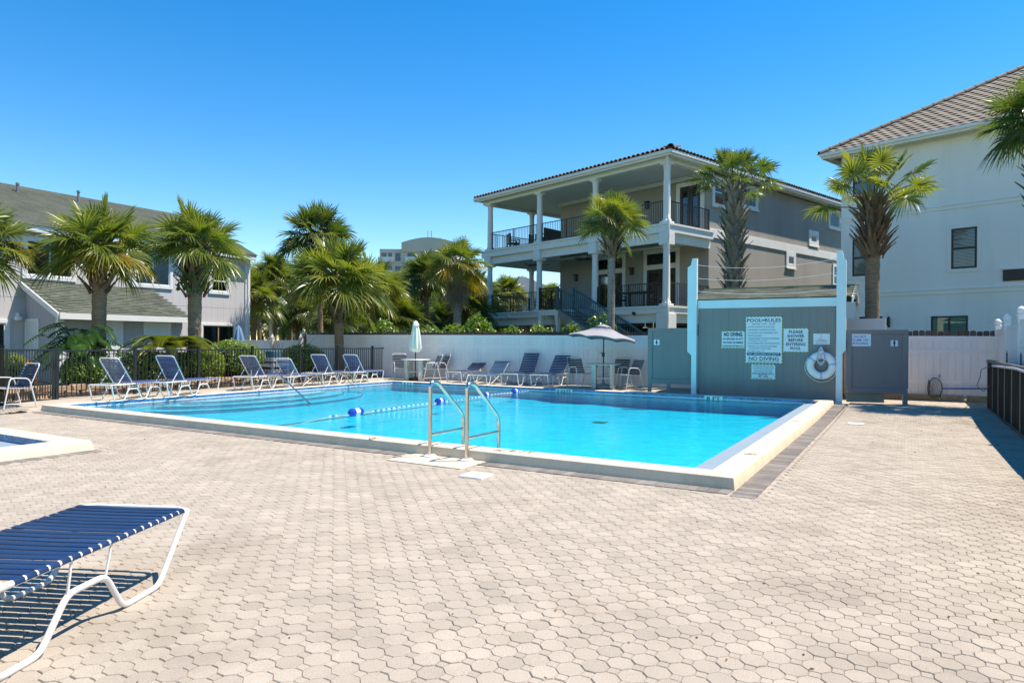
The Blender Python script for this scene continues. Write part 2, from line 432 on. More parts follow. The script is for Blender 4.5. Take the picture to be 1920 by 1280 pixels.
grid_sheet('joint_bed', MT['joint'], [x for x in xs if x >= -CW * .5], ys, lambda a, b: inpool(a, b) or inkid(a, b) or not front(a, b), lambda a, b: zdeck(a, b) - .007, deck)

# octagon and square pavers
PP = .125; G2 = PP / math.sqrt(2); AP = PP / 2; SQ = PP * (math.sqrt(2) - 1) / 2
def in_view(p, mx=.80): return p.y > 2.2 and abs(p.x) < mx * p.y + .25
cells = []
ia, ib = int((A1 + 2) / G2), int((PW + 3) / G2)
for i in range(int(-1.0 / G2), int(A1 / G2) + 1):
    for j in range(int(-14.5 / G2), int(12.9 / G2) + 1):
        a, b = i * G2, j * G2
        if b > -.60 and a < PL + CW + .285: continue
        if a < -.15 and b > -.4: continue
        if a > A1 - .12: continue
        if KA0 - .14 < a < KA1 + .27 and KB0 - .14 < b < KB1 + .14: continue
        if 9.42 < a < 10.65 and b > -.96: continue
        p = W(a, b)
        if not in_view(p): continue
        cells.append((p.y, a, b, (i + j) % 2))
cells.sort()
def poly_pts(kind, g):
    if kind == 0:
        r = (AP - g) / math.cos(PI / 8)
        return [(r * math.cos(PI / 8 + k * PI / 4), r * math.sin(PI / 8 + k * PI / 4)) for k in range(8)]
    s = SQ - g
    return [(s, s), (-s, s), (-s, -s), (s, -s)]
def paver_geo(kind, rnd, wear=1.0):
    g = .0008 + rnd.random() * .0016
    top = poly_pts(kind, g + .0030); bot = poly_pts(kind, g)
    n = len(top); j = lambda: (rnd.random() - .5) * .0022
    jit = [(j(), j()) for _ in range(n)]
    vs = [(t[0] + q[0], t[1] + q[1], 0) for t, q in zip(top, jit)] + [(t[0] + q[0], t[1] + q[1], -.0045) for t, q in zip(bot, jit)] + [(t[0] + q[0], t[1] + q[1], -.02) for t, q in zip(bot, jit)]
    fs = [tuple(range(n))] + [(n + i, n + (i + 1) % n, (i + 1) % n, i) for i in range(n)] + [(2 * n + i, 2 * n + (i + 1) % n, n + (i + 1) % n, n + i) for i in range(n)]
    return vs, fs
near = []; rest = []
for c in cells:
    p = W(c[1], c[2])
    vis = abs(p.x) < .757 * p.y and p.y > 2.98
    if vis and len(near) < 300: near.append(c)
    else: rest.append(c)
pr = random.Random(5)
variants = {0: [], 1: []}
for kind in (0, 1):
    for k in range(10):
        vs, fs = paver_geo(kind, pr)
        me = bpy.data.meshes.new('paver'); me.from_pydata(vs, [], fs); me.materials.append(MT['paver'])
        t = me.attributes.new('tint', 'FLOAT', 'POINT'); t.data.foreach_set('value', [.925 + .016 * k if k else .90] * len(vs)); variants[kind].append(me)
for (_, a, b, kind) in near:
    p = W(a, b, zdeck(a, b) + pr.uniform(-.0018, .0018))
    obj('paver', pr.choice(variants[kind]), deck, p, (pr.uniform(-.012, .012), pr.uniform(-.012, .012), PTH + (pr.randrange(8) * PI / 4 if kind == 0 else pr.randrange(4) * PI / 2)))
vs_all, fs_all, tint = [], [], []
geos = {0: [paver_geo(0, pr) for _ in range(12)], 1: [paver_geo(1, pr) for _ in range(12)]}
ca, sa = math.cos(PTH), math.sin(PTH)
for (_, a, b, kind) in rest:
    vs, fs = geos[kind][pr.randrange(12)]
    p = W(a, b); z = zdeck(a, b) + pr.uniform(-.0018, .0018); tx, ty = pr.uniform(-.013, .013), pr.uniform(-.013, .013); o = len(vs_all)
    for (x, y, h) in vs: vs_all.append((p.x + ca * x - sa * y, p.y + sa * x + ca * y, z + h + tx * x + ty * y))
    fs_all += [tuple(q + o for q in f) for f in fs]; tint += [pr.uniform(.92, 1.07) * (.92 if pr.random() < .05 else 1)] * len(vs)
me = bpy.data.meshes.new('paver_field'); me.from_pydata(vs_all, [], fs_all); me.materials.append(MT['paver'])
t = me.attributes.new('tint', 'FLOAT', 'POINT'); t.data.foreach_set('value', tint)
pf = obj('paver_field', me, deck); pf['kind'] = 'stuff'
# grey border bricks along the curbs
def brick_mesh(l, w): return MB().box(-l / 2, -w / 2, -.05, l / 2, w / 2, .002, bev=.004).mesh('border_brick', MT['border'])
bm1, bm2 = brick_mesh(.104, .215), brick_mesh(.24, .098)
a = -.25
while a < PL + CW - .05:
    if not (9.40 < a < 10.55): obj('border_brick', bm1, deck, W(a, -.428, pr.uniform(-.001, .002)), (0, 0, PTH + pr.uniform(-.01, .01)))
    a += .1085
b = -.565
while b < PW + .1:
    obj('border_brick', bm2, deck, W(PL + CW + .142, b, zdeck(15, b) + pr.uniform(0, .002)), (0, 0, PTH + pr.uniform(-.012, .012))); b += .1015
a = KA1 - .02
while a > 3.6:
    obj('border_brick', bm1, deck, W(KA1 + .125, KB1 - (KA1 - a), 0), (0, 0, PTH + PI / 2 + pr.uniform(-.01, .01))); a -= .1085

def sweep_rect(mb, a0, b0, a1, b1, prof, m=0):
    """a moulding swept round a rectangle; prof = (distance outwards, z)"""
    n = len(prof); o = len(mb.v)
    for (sx, sy, x, y) in ((-1, -1, a0, b0), (1, -1, a1, b0), (1, 1, a1, b1), (-1, 1, a0, b1)):
        for d, z in prof: mb.v.append(tuple(W(x + sx * d, y + sy * d, z)))
    for c in range(4):
        for i in range(n - 1):
            mb.f.append((o + c * n + i, o + ((c + 1) % 4) * n + i, o + ((c + 1) % 4) * n + i + 1, o + c * n + i + 1)); mb.m.append(m); mb.sm.append(True)
cprof = [(0.0, .02), (0.0, .112), (.006, .124), (.018, ZT), (.15, ZT + .004), (CW - .035, ZT), (CW - .018, ZT - .006), (CW - .008, ZT - .018), (CW + .012, -.04)]
pool = thing('swimming_pool', None, None, (0, 0, 0)); pool['kind'] = 'structure'
mb = MB(); sweep_rect(mb, 0, 0, PL, PW, cprof); mb.build('coping', MT['coping'], pool, angle=50)
# shell: floor falls away to the right past the slope break
xb = [0, 4.15, 4.55, 8.6, PL]; zb = [-.20, -.205, -.22, -.30, -.30]
mb = MB(); n = len(xb)
for b in (0, PW):
    for x, z in zip(xb, zb): mb.v.append(tuple(W(x, b, z)))
for b in (0, PW):
    for x in xb: mb.v.append(tuple(W(x, b, .03)))
for i in range(n - 1):
    mb.f += [(i, i + 1, n + i + 1, n + i), (i, 2 * n + i, 2 * n + i + 1, i + 1), (n + i, n + i + 1, 3 * n + i + 1, 3 * n + i)]
mb.f += [(0, n, 3 * n, 2 * n), (n - 1, 3 * n - 1, 4 * n - 1, 2 * n - 1)]
mb.m = [0] * len(mb.f); mb.sm = [False] * len(mb.f)
mb.build('basin', MT['plaster'], pool)
mb = MB(); mb.add([W(4.28, .01, -.206), W(4.36, .01, -.210), W(4.36, PW - .01, -.210), W(4.28, PW - .01, -.206)], [(0, 1, 2, 3)]); mb.build('floor_line', MT['ink'], pool)
mb = MB(); mb.box(-.14, -.14, 0, .14, .14, .012); mb.build('main_drain', MT['border'], pool, W(9.2, 6.6, -.296), (0, 0, PTH))
mb = MB()
lv = [W(PL - .31, 0.0, -.9), W(PL + .01, 0.0, -.9), W(PL + .01, PW, -.9), W(PL - .31, PW, -.9)]
lt = [Vector((p.x, p.y, .047)) for p in lv]
mb.add(lv + lt, [(0, 1, 5, 4), (1, 2, 6, 5), (2, 3, 7, 6), (3, 0, 4, 7), (4, 5, 6, 7)]); mb.build('ledge', MT['ledge'], pool)
# half-round entry steps at the left wall
for (ra, rb, z) in ((.75, 2.3, -.02), (1.25, 2.9, -.08), (1.8, 3.5, -.14)):
    mb = MB(); pts = [(ra * math.sin(PI * k / 24), 4.9 - rb * math.cos(PI * k / 24)) for k in range(25)]
    nn = len(pts); vs = [W(p[0], p[1], z) for p in pts] + [W(p[0], p[1], z - .1) for p in pts]
    mb.add(vs, [tuple(range(nn))] + [(i, i + 1, nn + i + 1, nn + i) for i in range(nn - 1)]); st = mb.build('pool_step', MT['plaster'], pool)
    MB().tube([W(p[0] + .005, p[1], z + .003) for p in pts[1:-1]], .014, 6).build('step_edge', MT['tile'], st)
# tiles at the waterline
def tile_mesh(): return MB().box(-.0735, -.006, -.075, .0735, .006, .0735, bev=.002).mesh('tile', MT['tile'])
tm = tile_mesh(); TZ = .045
k = 0
while .075 + k * .15 < PW: obj('tile', tm, pool, W(.004, .075 + k * .15, TZ), (0, 0, PTH + PI / 2)); k += 1
k = 0
while .075 + k * .15 < PL - .06: obj('tile', tm, pool, W(.075 + k * .15, PW - .004, TZ), (0, 0, PTH)); k += 1
mb = MB(); 
for (p, q) in ((W(.013, .0, .047), W(.013, PW - .01, .047)), (W(0, PW - .013, .047), W(PL - .31, PW - .013, .047))): mb.bar(p, q, .012, .016)
mb.build('waterline_strip', MT['trim'], pool)  # thin white strip along the waterline, left and far walls
# water: clear surface over an absorbing body
wm = bpy.data.materials.new('pool_water'); wm.use_nodes = True; nt = wm.node_tree; L_ = nt.links
nt.nodes.remove(nt.nodes['Principled BSDF']); out = nt.nodes['Material Output']
geo = nd(nt, 'ShaderNodeNewGeometry')
n1 = nd(nt, 'ShaderNodeTexNoise'); n1.inputs['Scale'].default_value = 1.6; n1.inputs['Detail'].default_value = 3; L_.new(geo.outputs['Position'], n1.inputs['Vector'])
n2 = nd(nt, 'ShaderNodeTexNoise'); n2.inputs['Scale'].default_value = 15; n2.inputs['Detail'].default_value = 5; L_.new(geo.outputs['Position'], n2.inputs['Vector'])
mx = nd(nt, 'ShaderNodeMath', operation='MULTIPLY_ADD'); L_.new(n2.outputs['Fac'], mx.inputs[0]); mx.inputs[1].default_value = .45; L_.new(n1.outputs['Fac'], mx.inputs[2])
bp = nd(nt, 'ShaderNodeBump'); bp.inputs['Strength'].default_value = .6; bp.inputs['Distance'].default_value = .03; L_.new(mx.outputs[0], bp.inputs['Height'])
tr = nd(nt, 'ShaderNodeBsdfTransparent'); gl = nd(nt, 'ShaderNodeBsdfGlossy'); gl.inputs['Roughness'].default_value = .03; L_.new(bp.outputs[0], gl.inputs['Normal'])
fr = nd(nt, 'ShaderNodeFresnel'); fr.inputs['IOR'].default_value = 1.16; L_.new(bp.outputs[0], fr.inputs['Normal'])
ms = nd(nt, 'ShaderNodeMixShader'); L_.new(fr.outputs[0], ms.inputs[0]); L_.new(tr.outputs[0], ms.inputs[1]); L_.new(gl.outputs[0], ms.inputs[2]); L_.new(ms.outputs[0], out.inputs['Surface'])
va = nd(nt, 'ShaderNodeVolumeAbsorption'); va.inputs['Color'].default_value = (0.08, .935, .98, 1); va.inputs['Density'].default_value = 1.5; L_.new(va.outputs[0], out.inputs['Volume'])
def water_box(name, a0, b0, a1, b1, zt, zbot):
    mb = MB(); vs = [W(a0, b0, zbot), W(a1, b0, zbot), W(a1, b1, zbot), W(a0, b1, zbot), W(a0, b0, zt), W(a1, b0, zt), W(a1, b1, zt), W(a0, b1, zt)]
    mb.add(vs, [(3, 2, 1, 0), (4, 5, 6, 7), (0, 1, 5, 4), (1, 2, 6, 5), (2, 3, 7, 6), (3, 0, 4, 7)])
    o = mb.build(name, wm); o['kind'] = 'structure'; return o
water_box('water', -.03, -.03, PL + .03, PW + .03, .040, -1.5)

# children's pool
kid = thing('wading_pool', None, None); kid['kind'] = 'structure'
KI = .33
mb = MB(); sweep_rect(mb, KA0 + KI, KB0 + KI, KA1 - KI, KB1 - KI, [(d * KI / CW, z) for d, z in cprof[:-1]] + [(KI + .03, -.04)]); mb.build('coping', MT['coping'], kid, angle=50)
mb = MB(); ka, kb, kc, kd = KA0 + KI, KB0 + KI, KA1 - KI, KB1 - KI
mb.add([W(ka, kb, -.25), W(kc, kb, -.25), W(kc, kd, -.25), W(ka, kd, -.25), W(ka, kb, .03), W(kc, kb, .03), W(kc, kd, .03), W(ka, kd, .03)], [(0, 1, 2, 3), (0, 1, 5, 4), (1, 2, 6, 5), (2, 3, 7, 6), (3, 0, 4, 7)])
mb.build('basin', MT['plaster'], kid)
k = 0
while .075 + k * .15 < kc - ka: obj('tile', tm, kid, W(kc - .075 - k * .15, kd - .004, TZ), (0, 0, PTH)); k += 1
mb = MB(); lv = [W(ka, kd - .36, -.24), W(kc, kd - .36, -.24), W(kc, kd - .01, -.24), W(ka, kd - .01, -.24)]; lt = [Vector((p.x, p.y, .022)) for p in lv]
mb.add(lv + lt, [(0, 1, 5, 4), (1, 2, 6, 5), (2, 3, 7, 6), (3, 0, 4, 7), (4, 5, 6, 7)]); mb.build('ledge', MT['ledge'], kid)
water_box('water', ka - .03, kb - .03, kc + .03, kd + .03, .012, -.3)

# ------------------------------------------------------------------ lettering
def text_mesh(body, mat, w=None, h=None, size=.1, align='CENTER', ext=.0012, bold=0.0):
    c = bpy.data.curves.new('lettering', 'FONT'); c.body = body; c.size = size; c.align_x = align; c.align_y = 'CENTER'; c.extrude = ext; c.offset = bold * .4; c.resolution_u = 2
    c.materials.append(mat)
    o = bpy.data.objects.new('lettering', c); COL.objects.link(o)
    dg = bpy.context.evaluated_depsgraph_get(); me = bpy.data.meshes.new_from_object(o.evaluated_get(dg)); bpy.data.objects.remove(o)
    me.name = 'lettering'
    co = np.empty(len(me.vertices) * 3); me.vertices.foreach_get('co', co); co = co.reshape(-1, 3)
    mn, mxx = co.min(0), co.max(0)
    sx = (w / (mxx[0] - mn[0])) if w else 1; sy = (h / (mxx[1] - mn[1])) if h else sx
    if not w: sx = sy
    if align == 'CENTER': co[:, 0] -= (mn[0] + mxx[0]) / 2
    else: co[:, 0] -= mn[0]
    co[:, 1] -= (mn[1] + mxx[1]) / 2
    co[:, 0] *= sx; co[:, 1] *= sy
    me.vertices.foreach_set('co', co.ravel()); me.update()
    if not me.materials: me.materials.append(mat)
    return me
def text(body, mat, parent, loc, rot=(PI / 2, 0, 0), **k):
    return obj('lettering', text_mesh(body, mat, **k), parent, loc, rot)

# depth markings: in the far tile band and on the worn coping
for (u, v, s, wd) in ((765, 719, '4 FT', .36), (1058, 731, '5 1/2 FT', .44), (1338, 745.5, '8 FT', .36)):
    t_, z_ = hit(u, v, W(0, PW), UX)
    p = MB().box(-wd / 2 - .05, -.005, -.05, wd / 2 + .05, .005, .055, bev=.002).build('depth_tile', MT['trim'], pool, W(t_, PW - .014, .068), (0, 0, PTH))
    text(s, MT['ink'], p, (0, -.007, 0), w=wd, h=.075, bold=.004)
def on_coping(u, v): return gnd(u, v, ZT + .004)
INKW = M('worn_stencil_paint', (.25, .23, .21), rough=.9, var=.8, scale=30)
p = on_coping(978, 846); text('8 FT', INKW, pool, p + Vector((0, 0, .004)), (0, 0, PTH), w=.34, h=.11)
def no_dive(p, rz):
    mb = MB(); 
    for k in range(20):
        a0, a1 = 2 * PI * k / 20, 2 * PI * (k + 1) / 20
        mb.add([(math.cos(a0) * .075, math.sin(a0) * .075, 0), (math.cos(a1) * .075, math.sin(a1) * .075, 0), (math.cos(a1) * .06, math.sin(a1) * .06, 0), (math.cos(a0) * .06, math.sin(a0) * .06, 0)], [(0, 1, 2, 3)])
    mb.bar((-.05, .05, 0), (.05, -.05, 0), .015, .001)
    mb.bar((-.04, -.01, 0), (.03, .01, 0), .022, .001)
    mb.build('no_diving_mark', INKW, pool, p + Vector((0, 0, .003)), (0, 0, rz))
for (u, v) in ((936, 843), (702, 820), (140, 759)): no_dive(on_coping(u, v), PTH)
for (u, v) in ((1407, 850), (1494, 789)): no_dive(on_coping(u, v), PTH + PI / 2)
for (u, v) in ((1540, 757.5),): text('8 FT', INKW, pool, on_coping(u, v) + Vector((0, 0, .003)), (0, 0, PTH), w=.2, h=.1)

# skimmer lids and the pad under the ladder
for (u, v, sz, lab) in ((893, 890, .29, 'white square skimmer lid on the pavers beside the ladder pad'), (1605, 793.5, .27, 'white square skimmer lid on the pavers right of the pool')):
    p = gnd(u, v, .006)
    t = thing('skimmer_cover', lab, 'lid', p, PTH + .05, 'skimmer lids in the paving')
    MB().box(-sz / 2, -sz / 2, -.01, sz / 2, sz / 2, .008, bev=.004).build('lid_frame', MT['trim'], t)
    MB().lathe([(.001, .012), (.035, .012), (.045, .008)], 14).build('lid_knob', MT['deck'], t)
pad = MB().box(9.47, -.88, -.03, 10.6, -.315, .006, bev=.004); pad.v = [tuple(W(v[0], v[1], v[2])) for v in pad.v]
pad.build('ladder_pad', MT['coping'], deck)

# ------------------------------------------------------------------ ladder, handrail, rope
lad = thing('pool_ladder', 'stainless steel pool ladder with two looped handrails at the near curb', 'ladder', W(10.08, -.40, 0), PTH)
for x in (-.29, .285):
    y1 = .76
    pts = fillet([(x, 0, .0), (x, 0, .97), (x, .16, .96), (x, y1, .47), (x, y1, -.25)], .11, 6)
    r_ = MB().tube(pts, .0255, 14).build('rail', MT['steel'], lad)
    MB().tube([(x, .015, .285), (x, y1, .285)], .019, 10).build('crossbar', MT['steel'], r_)
    MB().lathe([(.085, .006), (.085, .022), (.07, .03), (.03, .032)], 18, (x, 0, 0)).build('escutcheon', MT['trim'], r_)
for z in (-.02, -.16): MB().box(-.27, .70, z, .27, .82, z + .025, bev=.005).build('tread', MT['trim'], lad)

hr = thing('step_handrail', 'single bent metal handrail running down into the pool steps', 'handrail', W(-.58, 5.1, ZT), PTH)
pA = gnd(471, 728, ZT); pB = W(1.55, 4.98, .03)
loc = lambda p: (AB(p)[0] + .58, AB(p)[1] - 5.1, p[2] - ZT)
zt_ = at(471, 683, pA.y).z
top1 = Vector((pA.x, pA.y, zt_)); hB = pB - pA
top2 = pA + hB * .37; top2.z = at(514, 683.5, top2.y).z
end = pB + (pB - top2) * .25
pts = fillet([loc(pA), loc(top1), loc(top2), loc(end)], .10, 6)
MB().tube(pts, .021, 12).build('rail', MT['steel'], hr)
MB().lathe([(.06, 0), (.06, .015), (.03, .02)], 14, loc(pA)).build('escutcheon', MT['trim'], hr)

rp = thing('lane_rope', 'blue and white float rope stretched across the pool', 'rope', W(5.48, 0, .045), PTH)
def sag(b): return .012 * math.sin(b * 1.7)
MB().tube([(.10 * math.sin(b * .5), b, sag(b) - .008 - .09 * smooth(2.2 - b, 0, 1.2)) for b in np.arange(.05, PW - .02, .4)], .008, 6).build('cord', MT['ropew'], rp)
bead_w = MB().lathe([(.006, -.028), (.012, -.014), (.012, .014), (.006, .028)], 8).xf(Matrix.Rotation(PI / 2, 4, 'X')).mesh('bead', MT['trim'])
bead_b = MB().lathe([(.006, -.028), (.012, -.014), (.012, .014), (.006, .028)], 8).xf(Matrix.Rotation(PI / 2, 4, 'X')).mesh('bead', MT['floatb'])
floats = [(2.70, 2), (5.6, 1), (7.8, 1), (9.4, 1)]
k = 0; b = 2.0
while b < PW - .1:
    if all(abs(b - f) > .24 * c for f, c in floats): obj('bead', bead_b if k % 2 else bead_w, rp, (.10 * math.sin(b * .5), b, sag(b)))
    k += 1; b += .085
fl = MB()
fl.lathe([(.015, -.15), (.05, -.145), (.078, -.11), (.078, -.05)], 16, m=0, cap=False); fl.lathe([(.078, -.05), (.07, -.047), (.07, .047), (.078, .05)], 16, m=1, cap=False); fl.lathe([(.078, .05), (.078, .11), (.05, .145), (.015, .15)], 16, m=0, cap=False)
fme = fl.xf(Matrix.Rotation(PI / 2, 4, 'X')).mesh('float', [MT['floatb'], MT['trim']])
for f, c in floats:
    for q in range(1): obj('float', fme, rp, (.10 * math.sin(f * .5), f, .02), (0, 0, 0), (1.0, 1.25 if c == 2 else .95, 1.0))

lit = MB(); lr = random.Random(21)
for k in range(150):
    c = cells[int(len(cells) * lr.random() ** 1.2)]; p = W(c[1] + lr.uniform(-.05, .05), c[2] + lr.uniform(-.05, .05), zdeck(c[1], c[2]) + .004); a = lr.uniform(0, 6.28); l = lr.uniform(.006, .018); w = l * lr.uniform(.25, .5)
    e = Vector((math.cos(a) * l, math.sin(a) * l, .002)); f = Vector((-math.sin(a) * w, math.cos(a) * w, .005)); lit.add([p - e, p + f, p + e, p - f], [(0, 1, 2, 3)])
lt_ = lit.build('leaf_litter', M('dry_litter', (.16, .10, .05), rough=.9, var=.5, scale=60), deck, fix=False); lt_['kind'] = 'stuff'

# the same paving, as a plain sheet, where the photograph does not look
gx = [x * .6 for x in range(-1, 30) if -.15 < x * .6 < A1]; gy = [y * .6 - 17 for y in range(0, 50)]
def hid(a, b):
    if inpool(a, b) or inkid(a, b) or not front(a, b): return True
    if any(-.62 < bb and aa < PL + .65 for aa in (a - .3, a + .3) for bb in (b - .3, b + .3)): return True
    if any(KA0 - .05 < aa < KA1 + .05 and KB0 - .05 < bb < KB1 + .05 for aa in (a - .3, a + .3) for bb in (b - .3, b + .3)): return True
    return any(in_view(W(a + da, b + db), .80) for da in (-.45, .45) for db in (-.45, .45))
grid_sheet('paving_sheet', MT['deck'], gx, gy, hid, lambda a, b: zdeck(a, b) - .001, deck)
# ------------------------------------------------------------------ fences
fp0, fp1 = Vector((-2.42, 24.19, 0)), Vector((10.46, 17.82, 0))
fd = (fp1 - fp0).normalized(); fang = math.atan2(fd.y, fd.x); fn = Vector((-fd.y, fd.x, 0))
def ft(u): return hit(u, 640, fp0, fd)[0]
tL, tR = ft(575), (W(17.6, 13.6) - fp0).dot(fd)
vf = thing('white_fence', 'long white vinyl privacy fence behind the far side of the pool', 'fence', fp0, fang)
bmesh_ = MB().box(-.0805, -.012, .16, .0805, .012, 1.62, bev=.004).mesh('board', MT['vinyl'])
x = tL + .09
while x < tR - .08: obj('board', bmesh_, vf, (x, RND.uniform(-.0015, .0015), 0)); x += .1635
x = tL
while x < tR:
    x2 = min(x + 2.45, tR)
    for z0, z1, dp in ((1.60, 1.715, .03), (1.27, 1.375, .024), (.49, .585, .024), (.12, .20, .024)):
        MB().box(x + .003, -dp, z0, x2 - .003, dp * .8, z1, bev=.006).build('rail', MT['vinyl'], vf)
    x += 2.45
wf = thing('wood_fence', 'dark weathered picket fence just behind the white vinyl fence', 'fence', fp0 + fn * .32, fang)
pk = [MB().prism([(-.066, .05), (.066, .05), (.066, 1.78 + d), (.04, 1.81 + d), (-.04, 1.81 + d), (-.066, 1.78 + d)], 'y', -.009, .009).mesh('picket', MT['wood']) for d in (0, .012, .025)]
x = tL - .1
while x < tR: obj('picket', RND.choice(pk), wf, (x, 0, RND.uniform(-.01, .01) + .03 * (x / 12))); x += .142
for z in (.4, 1.5): MB().box(tL, .012, z, tR, .05, z + .09).build('rail', MT['wood'], wf)
# lower section towards the left house, with capped posts
lf = thing('white_fence', 'lower white fence section with two pointed post caps, left of the tall fence', 'fence', fp0, fang)
x0, x1 = ft(440), ft(568)
zl = at(520, 637, 28.5).z
bm_ = MB().box(-.0805, -.012, .1, .0805, .012, zl - .06, bev=.004).mesh('board', MT['vinyl'])
x = x0 + .09
while x < x1 - .08: obj('board', bm_, lf, (x, 0, 0)); x += .1635
for z0, z1 in ((zl - .08, zl), (.3, .4)): MB().box(x0, -.025, z0, x1, .025, z1, bev=.006).build('rail', MT['vinyl'], lf)
for u in (512, 565):
    x = ft(u); p = MB().box(x - .065, -.09, .0, x + .065, .04, zl + .10, bev=.006).build('post', MT['vinyl'], lf)
    MB().lathe([(.105, zl + .10), (.105, zl + .13), (.06, zl + .18), (.002, zl + .27)], 4, (x, -.025, 0)).build('post_cap', MT['vinyl'], p)
# timbers on the ground under the right part of the fence
for i, (u0, u1, v, col) in enumerate(((1648, 1690, 745, 'timber'), (1702, 1760, 748, 'timber'), (1762, 1806, 750, 'stone'), (1812, 1850, 751, 'timber'))):
    a, b = hit(u0, v, fp0, fd)[0], hit(u1, v, fp0, fd)[0]; p = fp0 + fd * ((a + b) / 2) - fn * .08
    t = MB().box(-(b - a) / 2, -.06, 0, (b - a) / 2, .06, .15, bev=.012).build('timber', MT[col], None, (p.x, p.y, .05), (0, 0, fang))
    tag(t, ['short tan timber under the grey right partition', 'long tan timber under the white fence beside the partition post', 'pale block under the white fence below the skimmer net', 'tan timber at the fence foot beside the black fence'][i], 'timber', 'timbers along the fence foot')

# black aluminium pool fence on the left, with its gate
bp0, bp1 = W(-1.36, .50), W(-1.90, 12.7)
bd = (bp1 - bp0).normalized(); bang = math.atan2(bd.y, bd.x); BL = (bp1 - bp0).length
bf = thing('pool_fence', 'black aluminium picket fence along the left side of the pool deck', 'fence', (bp0.x, bp0.y, .10), bang)
post_m = MB().box(-.033, -.033, 0, .033, .033, 1.19, bev=.004).box(-.038, -.038, 1.19, .038, .038, 1.205, bev=.003).mesh('post', MT['blackm'])
thin_m = MB().box(-.008, -.008, .08, .008, .008, 1.12).mesh('picket', MT['blackm'])
posts = [0.0] + [hit(u, 700, bp0, bd)[0] for u in (253, 372, 473, 562, 633, 698)] + [BL]
for p in posts: obj('post', post_m, bf, (p, 0, 0))
for p, q in zip(posts[:-1], posts[1:]):
    for z in (.09, 1.115): MB().box(p + .03, -.014, z - .017, q - .03, .014, z + .017, bev=.003).build('rail', MT['blackm'], bf)
    n = max(2, round((q - p) / .108))
    for k in range(1, n): obj('picket', thin_m, bf, (p + (q - p) * k / n, 0, 0))
g = thing('pool_gate', 'black picket gate with closely spaced bars behind the blue chair', 'gate', (bp0.x, bp0.y, .07), bang)
gl = hit(7, 720, bp0, bd)[0]
for z in (.06, 1.17): MB().box(gl + .05, -.018, z - .02, -.07, .018, z + .02, bev=.003).build('gate_rail', MT['blackm'], g)
for x in (gl + .05, -.075): MB().box(x - .022, -.022, .03, x + .022, .022, 1.2, bev=.003).build('gate_stile', MT['blackm'], g)
n = 17
for k in range(1, n): obj('picket', thin_m, g, (gl + .05 + (-.125 - gl) * k / n, 0, .03))
MB().box(-.1, -.05, .78, -.05, .05, .98, bev=.01).build('latch', MT['blackm'], g)
g2 = thing('gate_post', 'broad dark gate post at the left edge of the photo', 'post', (bp0 + bd * (gl - .06)).to_tuple()[:2] + (.05,), bang)
MB().box(-.08, -.05, 0, .05, .05, 1.27, bev=.006).build('shaft', MT['greenm'], g2)
MB().box(-.09, -.06, 1.27, .06, .06, 1.29, bev=.004).build('cap', MT['greenm'], g2)
# a little more fence on beyond the gate, mostly out of the frame
# black panel fence on the right
ra, rb0, rb1 = 16.73, -3.0, 11.45
rf = thing('panel_fence', 'black slatted panel fence along the right edge of the paving', 'fence', W(ra, 0), PTH)
sl = MB().box(-.012, -.0575, .05, .012, .0575, 1.10, bev=.003).mesh('slat', MT['greenm'])
y = rb0
while y < rb1 - .05: obj('slat', sl, rf, (0, y, 0), (0, 0, RND.uniform(-.06, .06))); y += .118
MB().box(-.045, rb0, 1.10, .06, rb1, 1.16, bev=.006).build('top_rail', M('worn_cap_rail', (.14, .125, .11), rough=.7, var=.2), rf)
MB().box(-.03, rb0, .03, .03, rb1, .08, bev=.004).build('bottom_rail', MT['blackm'], rf)
y = rb1 - .03
while y > rb0:
    MB().box(-.03, y - .006, 0, -.012, y + .006, 1.12, bev=.003).build('stud', MT['alu'] if y < rb1 - .5 else MT['blackm'], rf); y -= 1.03
for yy in (8.2, 6.4, 5.3, 4.1): MB().lathe([(.012, 1.16), (.012, 1.34), (.001, 1.40)], 6, (0, yy, 0)).build('spike', MT['blackm'], rf)
# white picket-post fence behind it
wa = 17.1
wg = thing('white_fence', 'white vinyl fence with acorn post caps behind the black panel fence', 'fence', W(wa, 0), PTH)
wpts = []
for (u, vtop) in ((1871, 597), (1889, 588), (1915.5, 573)):
    t_, z_ = hit(u, vtop, W(wa, 0), VX); wpts.append((t_, z_))
wpts.append((wpts[-1][0] - 1.5, wpts[-1][1] + .02)); wpts.append((wpts[-1][0] - 2.4, wpts[-1][1]))
def acorn(w, z): return [(w * .95, z - .20), (w * 1.25, z - .195), (w * 1.25, z - .17), (w * .8, z - .155), (w * 1.05, z - .12), (w * 1.12, z - .09), (w * .95, z - .05), (w * .5, z - .012), (.003, z)]
for i, (t_, z_) in enumerate(wpts):
    p = MB().box(-.062, t_ - .062, 0, .062, t_ + .062, z_ - .20, bev=.006).build('post', MT['trim'], wg)
    MB().lathe(acorn(.075, z_), 16, (0, t_, 0)).build('post_cap', MT['trim'], p)
    if i:
        q = wpts[i - 1]; n = max(1, round((q[0] - t_ - .12) / .16)); wd = (q[0] - t_ - .124) / n
        for k in range(n): MB().box(-.012, t_ + .062 + k * wd + .002, .1, .012, t_ + .062 + (k + 1) * wd - .002, min(z_, q[1]) - .34, bev=.003).build('board', MT['trim'], wg)
        for z in (min(z_, q[1]) - .36, min(z_, q[1]) - .82): MB().box(-.03, t_ + .06, z, .03, q[0] - .06, z + .08, bev=.005).build('rail', MT['trim'], wg)
